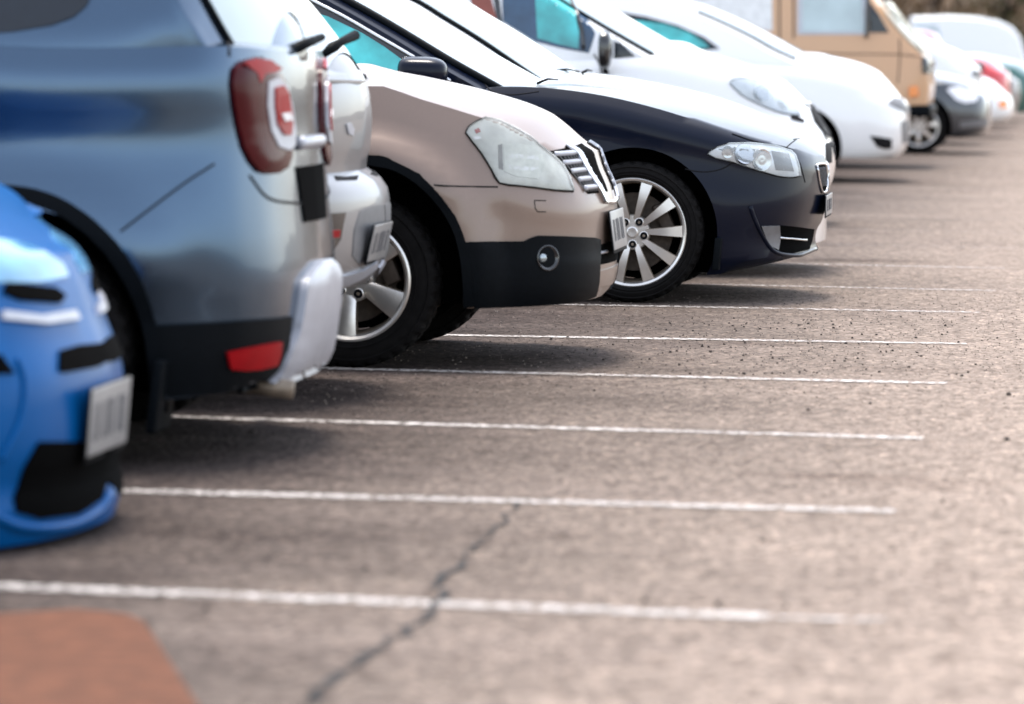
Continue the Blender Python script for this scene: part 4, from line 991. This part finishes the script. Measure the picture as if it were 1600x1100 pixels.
def box_car(name, label, group, Yn, W, mat, prof, cat, Lx=None, edge=.06, taper=.9, wheels=(), R=.33, archr=.38, wheel=None):
    """van-like body: side outline in picture points swept across the width with rounded edges"""
    c = Car(); c.Yn, c.W, c.Yc = Yn, W, Yn+W
    P = [at(x, y, Yn) for x, y in prof]; pts = [(p.x, p.z) for p in P]; c.xe = max(p[0] for p in pts)
    if Lx: pts = pts+Lx(c.xe)
    D = []
    n = len(pts)
    for i in range(n):
        a = np.array(pts[i]); b = np.array(pts[(i+1) % n]); k = max(1, int(np.linalg.norm(b-a)/.12))
        for q in range(k): D.append(tuple(a+(b-a)*q/k))
    cx = sum(p[0] for p in D)/len(D); zs_ = [p[1] for p in D]; zmid = 1.15; zmax = max(zs_)
    c.root = empty(name, (c.xe-2.2, c.Yc, 0), label, cat, group)
    bm = bmesh.new(); rings = []
    for (wf, ins) in ((-1, .07), (-.985, .03), (-.95, .008), (-.85, 0), (0, -.03), (.85, 0), (.95, .008), (.985, .03), (1, .07)):
        ring = []
        for (x, z) in D:
            tw = 1-(.10*max(0, z-zmid)/(zmax-zmid)); d = Vector((x-cx, z-1.1)); 
            x2 = x-math.copysign(min(abs(x-cx), ins*(1 if abs(x-cx) > .6*(c.xe-cx) else 0)), x-cx); z2 = z-(ins if z > zmid and z > zmax-.5 else 0)
            ring.append(bm.verts.new((x2, c.Yc+wf*W*tw, z2)))
        rings.append(ring)
    for a, b in zip(rings, rings[1:]):
        for k in range(len(D)): bm.faces.new([a[k], a[(k+1) % len(D)], b[(k+1) % len(D)], b[k]])
    bm.faces.new(rings[0][::-1]); bm.faces.new(rings[-1]); bmesh.ops.recalc_face_normals(bm, faces=bm.faces)
    bmesh.ops.triangulate(bm, faces=[f for f in bm.faces if len(f.verts) > 4])
    bm.verts.index_update(); c.bvh = BVHTree.FromPolygons([v.co.copy() for v in bm.verts], [[v.index for v in f.verts] for f in bm.faces])
    link('body', bm, mat, c.root, sharp=40)
    for X in wheels:
        for s in (-1, 1): place_wheel(wheel or WK_city, (X, c.Yc+s*(W-.09), R), s, c.root)
    return c
c = box_car('parked_van', 'tan brown camper van with an amber corner lamp, parked behind the white hatchback', None, 47.0, .92, P_tan,
    [(1362, -8), (1375, 10), (1400, 42), (1425, 70), (1444, 88), (1451, 100), (1452, 140), (1449, 164), (1400, 166), (1300, 168)], 'van',
    Lx=lambda xe: [(xe-4.5, .5), (xe-4.55, 1.3), (xe-4.5, 2.0), (xe-4.3, 2.12), (xe-1.4, 2.12), (xe-.9, 2.02)], wheels=(), R=.33)
for X in (c.xe-1.2, c.xe-3.6):
    for s in (-1, 1): place_wheel(WK_city, (X, c.Yc+s*(c.W-.13), .315), s, c.root)
patch(c, [(1070, -30), (1206, -30), (1207, 48), (1070, 50)], 'rear_side_window', M_cream, off=.01, depth=.02)
patch(c, [(1246, -30), (1354, -30), (1354, 54), (1246, 54)], 'window_frame', M_satin, off=.006, depth=.02)
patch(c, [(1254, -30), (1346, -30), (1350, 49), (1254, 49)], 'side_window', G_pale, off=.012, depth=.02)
patch(c, [(1358, 2), (1374, 24), (1389, 51), (1358, 51)], 'corner_window', G_dark, off=.01, depth=.02)
seam(c, [[(1230, 83), (1404, 85)], [(1406, 60), (1406, 90), (1403, 130)], [(1404, 85), (1440, 88)]], rad=.006, smooth=0)
seam(c, [[(1355, -10), (1355, 30), (1354, 60)]], 'door_mirror', .02, M_blackg, off=.05, smooth=0)
seam(c, [[(1218, -30), (1218, 80), (1218, 150)], [(1240, -30), (1240, 60)]], rad=.008, smooth=0)
patch(c, [(1420, 136), (1434, 134), (1436, 150), (1421, 152)], 'turn_lamp', M_amber, off=.02, depth=.03, step=3)
patch(c, [(1440, 90), (1452, 92), (1453, 114), (1441, 115)], 'headlight', M_blackg, off=.02, depth=.03, step=3)
bm = bmesh.new(); p = at(1436, 174, c.Yn); bm_box(bm, Vector((p.x-.02, c.Yc, p.z)), (.28, 1.86, .12), None, .03); link('front_bumper', bm, M_black, c.root, sharp=40)
bm = bmesh.new(); bm_box(bm, Vector((c.xe-2.4, c.Yc, .48)), (3.9, 1.5, .16), None, .03); link('chassis', bm, M_well, c.root, sharp=40)
# windscreen across the sloping front
A, B = at(1378, 4, c.Yn), at(1440, 82, c.Yn); bm = bmesh.new(); n_ = Vector((B.z-A.z, 0, -(B.x-A.x)))*-1; n_.normalize()
if n_.x < 0: n_.negate()
g = [[bm.verts.new(A.lerp(B, t)*1.0+n_*.02+Vector((0, .05+u*(2*c.W-.1), 0))) for u in (0, .25, .5, .75, 1)] for t in (0, .5, 1)]
for i in range(2):
    for j in range(4): bm.faces.new([g[i][j], g[i+1][j], g[i+1][j+1], g[i][j+1]])
bmesh.ops.recalc_face_normals(bm, faces=bm.faces); bmesh.ops.solidify(bm, geom=bm.faces[:], thickness=.012); link('windshield', bm, G_wind, c.root, sharp=40)

c = make_car('parked_car', 'charcoal black car with bright headlight and dusty alloy wheel, beyond the tan van', ROW, 53.5, .89, P_dark,
    end=[(1538, 142), (1545, 152), (1548, 170), (1548, 195), (1543, 208), (1530, 212)],
    top=[(1420, 105), (1460, 112), (1500, 121), (1525, 131), (1540, 143)], sho=[(1420, 122), (1456, 127), (1490, 131), (1520, 139), (1536, 148)], bot=[(1472, 213), (1540, 211)],
    L=4.3, topx=[(2.2, 1.0), (4.0, 1.0), (4.3, .9)], wheels=[('px', 1436, 197), ('rel', -3.4)], R=.325, archr=.385, wheel=WK_multi,
    cab=dict(prof=[(1418, 106), (1380, 84), (1330, 60), (1280, 48)], ext=[(3.0, 1.45), (4.0, 1.2), (4.2, .98)], wb=.93, wr=.68, sweep=.2))
windshield(c, -2.0, -1.1)
patch(c, [(1479, 140), (1488, 136), (1500, 136), (1520, 145), (1528, 151), (1524, 159), (1508, 161), (1494, 156)], 'headlight', M_white, off=.006, depth=.02, step=3)
patch(c, [(1500, 190), (1544, 186), (1544, 196), (1500, 200)], 'lower_intake', M_greyp, off=.006, depth=.02, step=3)

c = make_car('parked_van', 'white van with a high rounded bonnet, behind the charcoal car', ROW, 58.5, .95, P_white,
    end=[(1524, 98), (1532, 110), (1534, 130), (1534, 170), (1530, 190)],
    top=[(1425, 55), (1460, 66), (1498, 80), (1518, 93), (1527, 102)], sho=[(1425, 66), (1460, 76), (1498, 90), (1515, 102)], bot=[(1440, 195), (1530, 195)],
    L=4.9, topx=[(2.4, 1.4), (4.6, 1.4), (4.9, 1.2)], wheels=[('rel', -.85), ('rel', -3.8)], R=.325, archr=.38, wheel=WK_city, cat='van',
    cab=dict(prof=[(1430, 57), (1400, 30), (1370, 0), (1340, -22), (1300, -34)], ext=[(3.0, 2.1), (4.6, 2.1), (4.85, 1.4)], wb=.93, wr=.8, sweep=.2))
patch(c, [(1518, 108), (1530, 110), (1531, 122), (1520, 122)], 'headlight', M_greyp, off=.006, depth=.02, step=3)
windshield(c, -2.3, -1.2)

c = make_car('parked_car', 'small cream white car with a low rounded nose, right of the charcoal car', ROW, 63.5, .86, P_white,
    end=[(1572, 140), (1580, 152), (1584, 166), (1583, 180), (1574, 189)],
    top=[(1480, 108), (1520, 115), (1550, 126), (1568, 138), (1576, 146)], sho=[(1480, 120), (1520, 126), (1550, 138), (1566, 150)], bot=[(1500, 190), (1575, 190)],
    L=3.9, topx=[(1.8, .98), (3.6, .98), (3.9, .9)], wheels=[('rel', -.8), ('rel', -3.1)], R=.315, archr=.37, wheel=WK_city,
    cab=dict(prof=[(1488, 108), (1465, 90), (1440, 72)], ext=[(2.4, 1.45), (3.4, 1.35), (3.8, .96)], wb=.92, wr=.7, sweep=.2))
patch(c, [(1560, 158), (1572, 156), (1576, 168), (1562, 170)], 'turn_lamp', M_amber, off=.006, depth=.02, step=3)

c = make_car('parked_car', 'red car showing only its glossy bonnet, beyond the white van', ROW, 69.0, .88, P_red,
    end=[(1570, 106), (1577, 114), (1580, 130), (1579, 165), (1570, 180)],
    top=[(1490, 86), (1515, 84), (1540, 88), (1560, 97), (1572, 110)], sho=[(1490, 96), (1520, 98), (1550, 104), (1566, 112)], bot=[(1500, 184), (1575, 184)],
    L=4.2, topx=[(1.8, 1.2), (3.8, 1.2), (4.2, 1.0)], wheels=[('rel', -.8), ('rel', -3.3)], R=.325, archr=.38, wheel=WK_city,
    cab=dict(prof=[(1492, 87), (1470, 66), (1450, 48)], ext=[(2.4, 1.7), (3.6, 1.6), (4.0, 1.2)], wb=.92, wr=.7, sweep=.2))
patch(c, [(1522, 96), (1538, 98), (1538, 110), (1524, 108)], 'bonnet_scoop', M_blackg, off=.01, depth=.02, step=3)

c = make_car('parked_car', 'silver white car with pale nose, between the red and green cars', ROW, 73.5, .88, P_silver,
    end=[(1586, 118), (1592, 128), (1594, 150), (1588, 172)], top=[(1490, 92), (1530, 98), (1565, 106), (1588, 122)], sho=[(1490, 104), (1530, 108), (1565, 116), (1582, 126)], bot=[(1510, 178), (1590, 178)],
    L=4.2, topx=[(1.8, 1.05), (3.8, 1.0), (4.2, .9)], wheels=[('rel', -.8), ('rel', -3.3)], R=.325, archr=.38, wheel=WK_city)
c = make_car('parked_car', 'dark green car at the right edge of the row, farthest in the line', ROW, 78.5, .88, P_green,
    end=[(1612, 110), (1622, 122), (1624, 145), (1618, 168)], top=[(1520, 84), (1560, 90), (1595, 98), (1615, 112)], sho=[(1520, 98), (1560, 100), (1595, 108), (1610, 118)], bot=[(1540, 176), (1620, 176)],
    L=4.2, topx=[(1.8, 1.1), (3.8, 1.05), (4.2, .9)], wheels=[('rel', -.8), ('rel', -3.3)], R=.325, archr=.38, wheel=WK_city)
c = box_car('parked_van', 'big white van with a rounded roof front, farthest back below the trees', None, 128.0, 1.0, P_white,
    [(1422, 27), (1480, 25), (1530, 28), (1560, 34), (1582, 44), (1594, 60), (1600, 80), (1606, 100), (1606, 116), (1422, 118)], 'van', wheels=(), R=.33)
for X in (c.xe-.8, c.xe-2.8):
    for s in (-1, 1): place_wheel(WK_city, (X, c.Yc+s*(c.W-.12), .315), s, c.root)
patch(c, [(1428, 40), (1464, 40), (1470, 58), (1428, 58)], 'side_window', G_pale, off=.01, depth=.02, step=4)
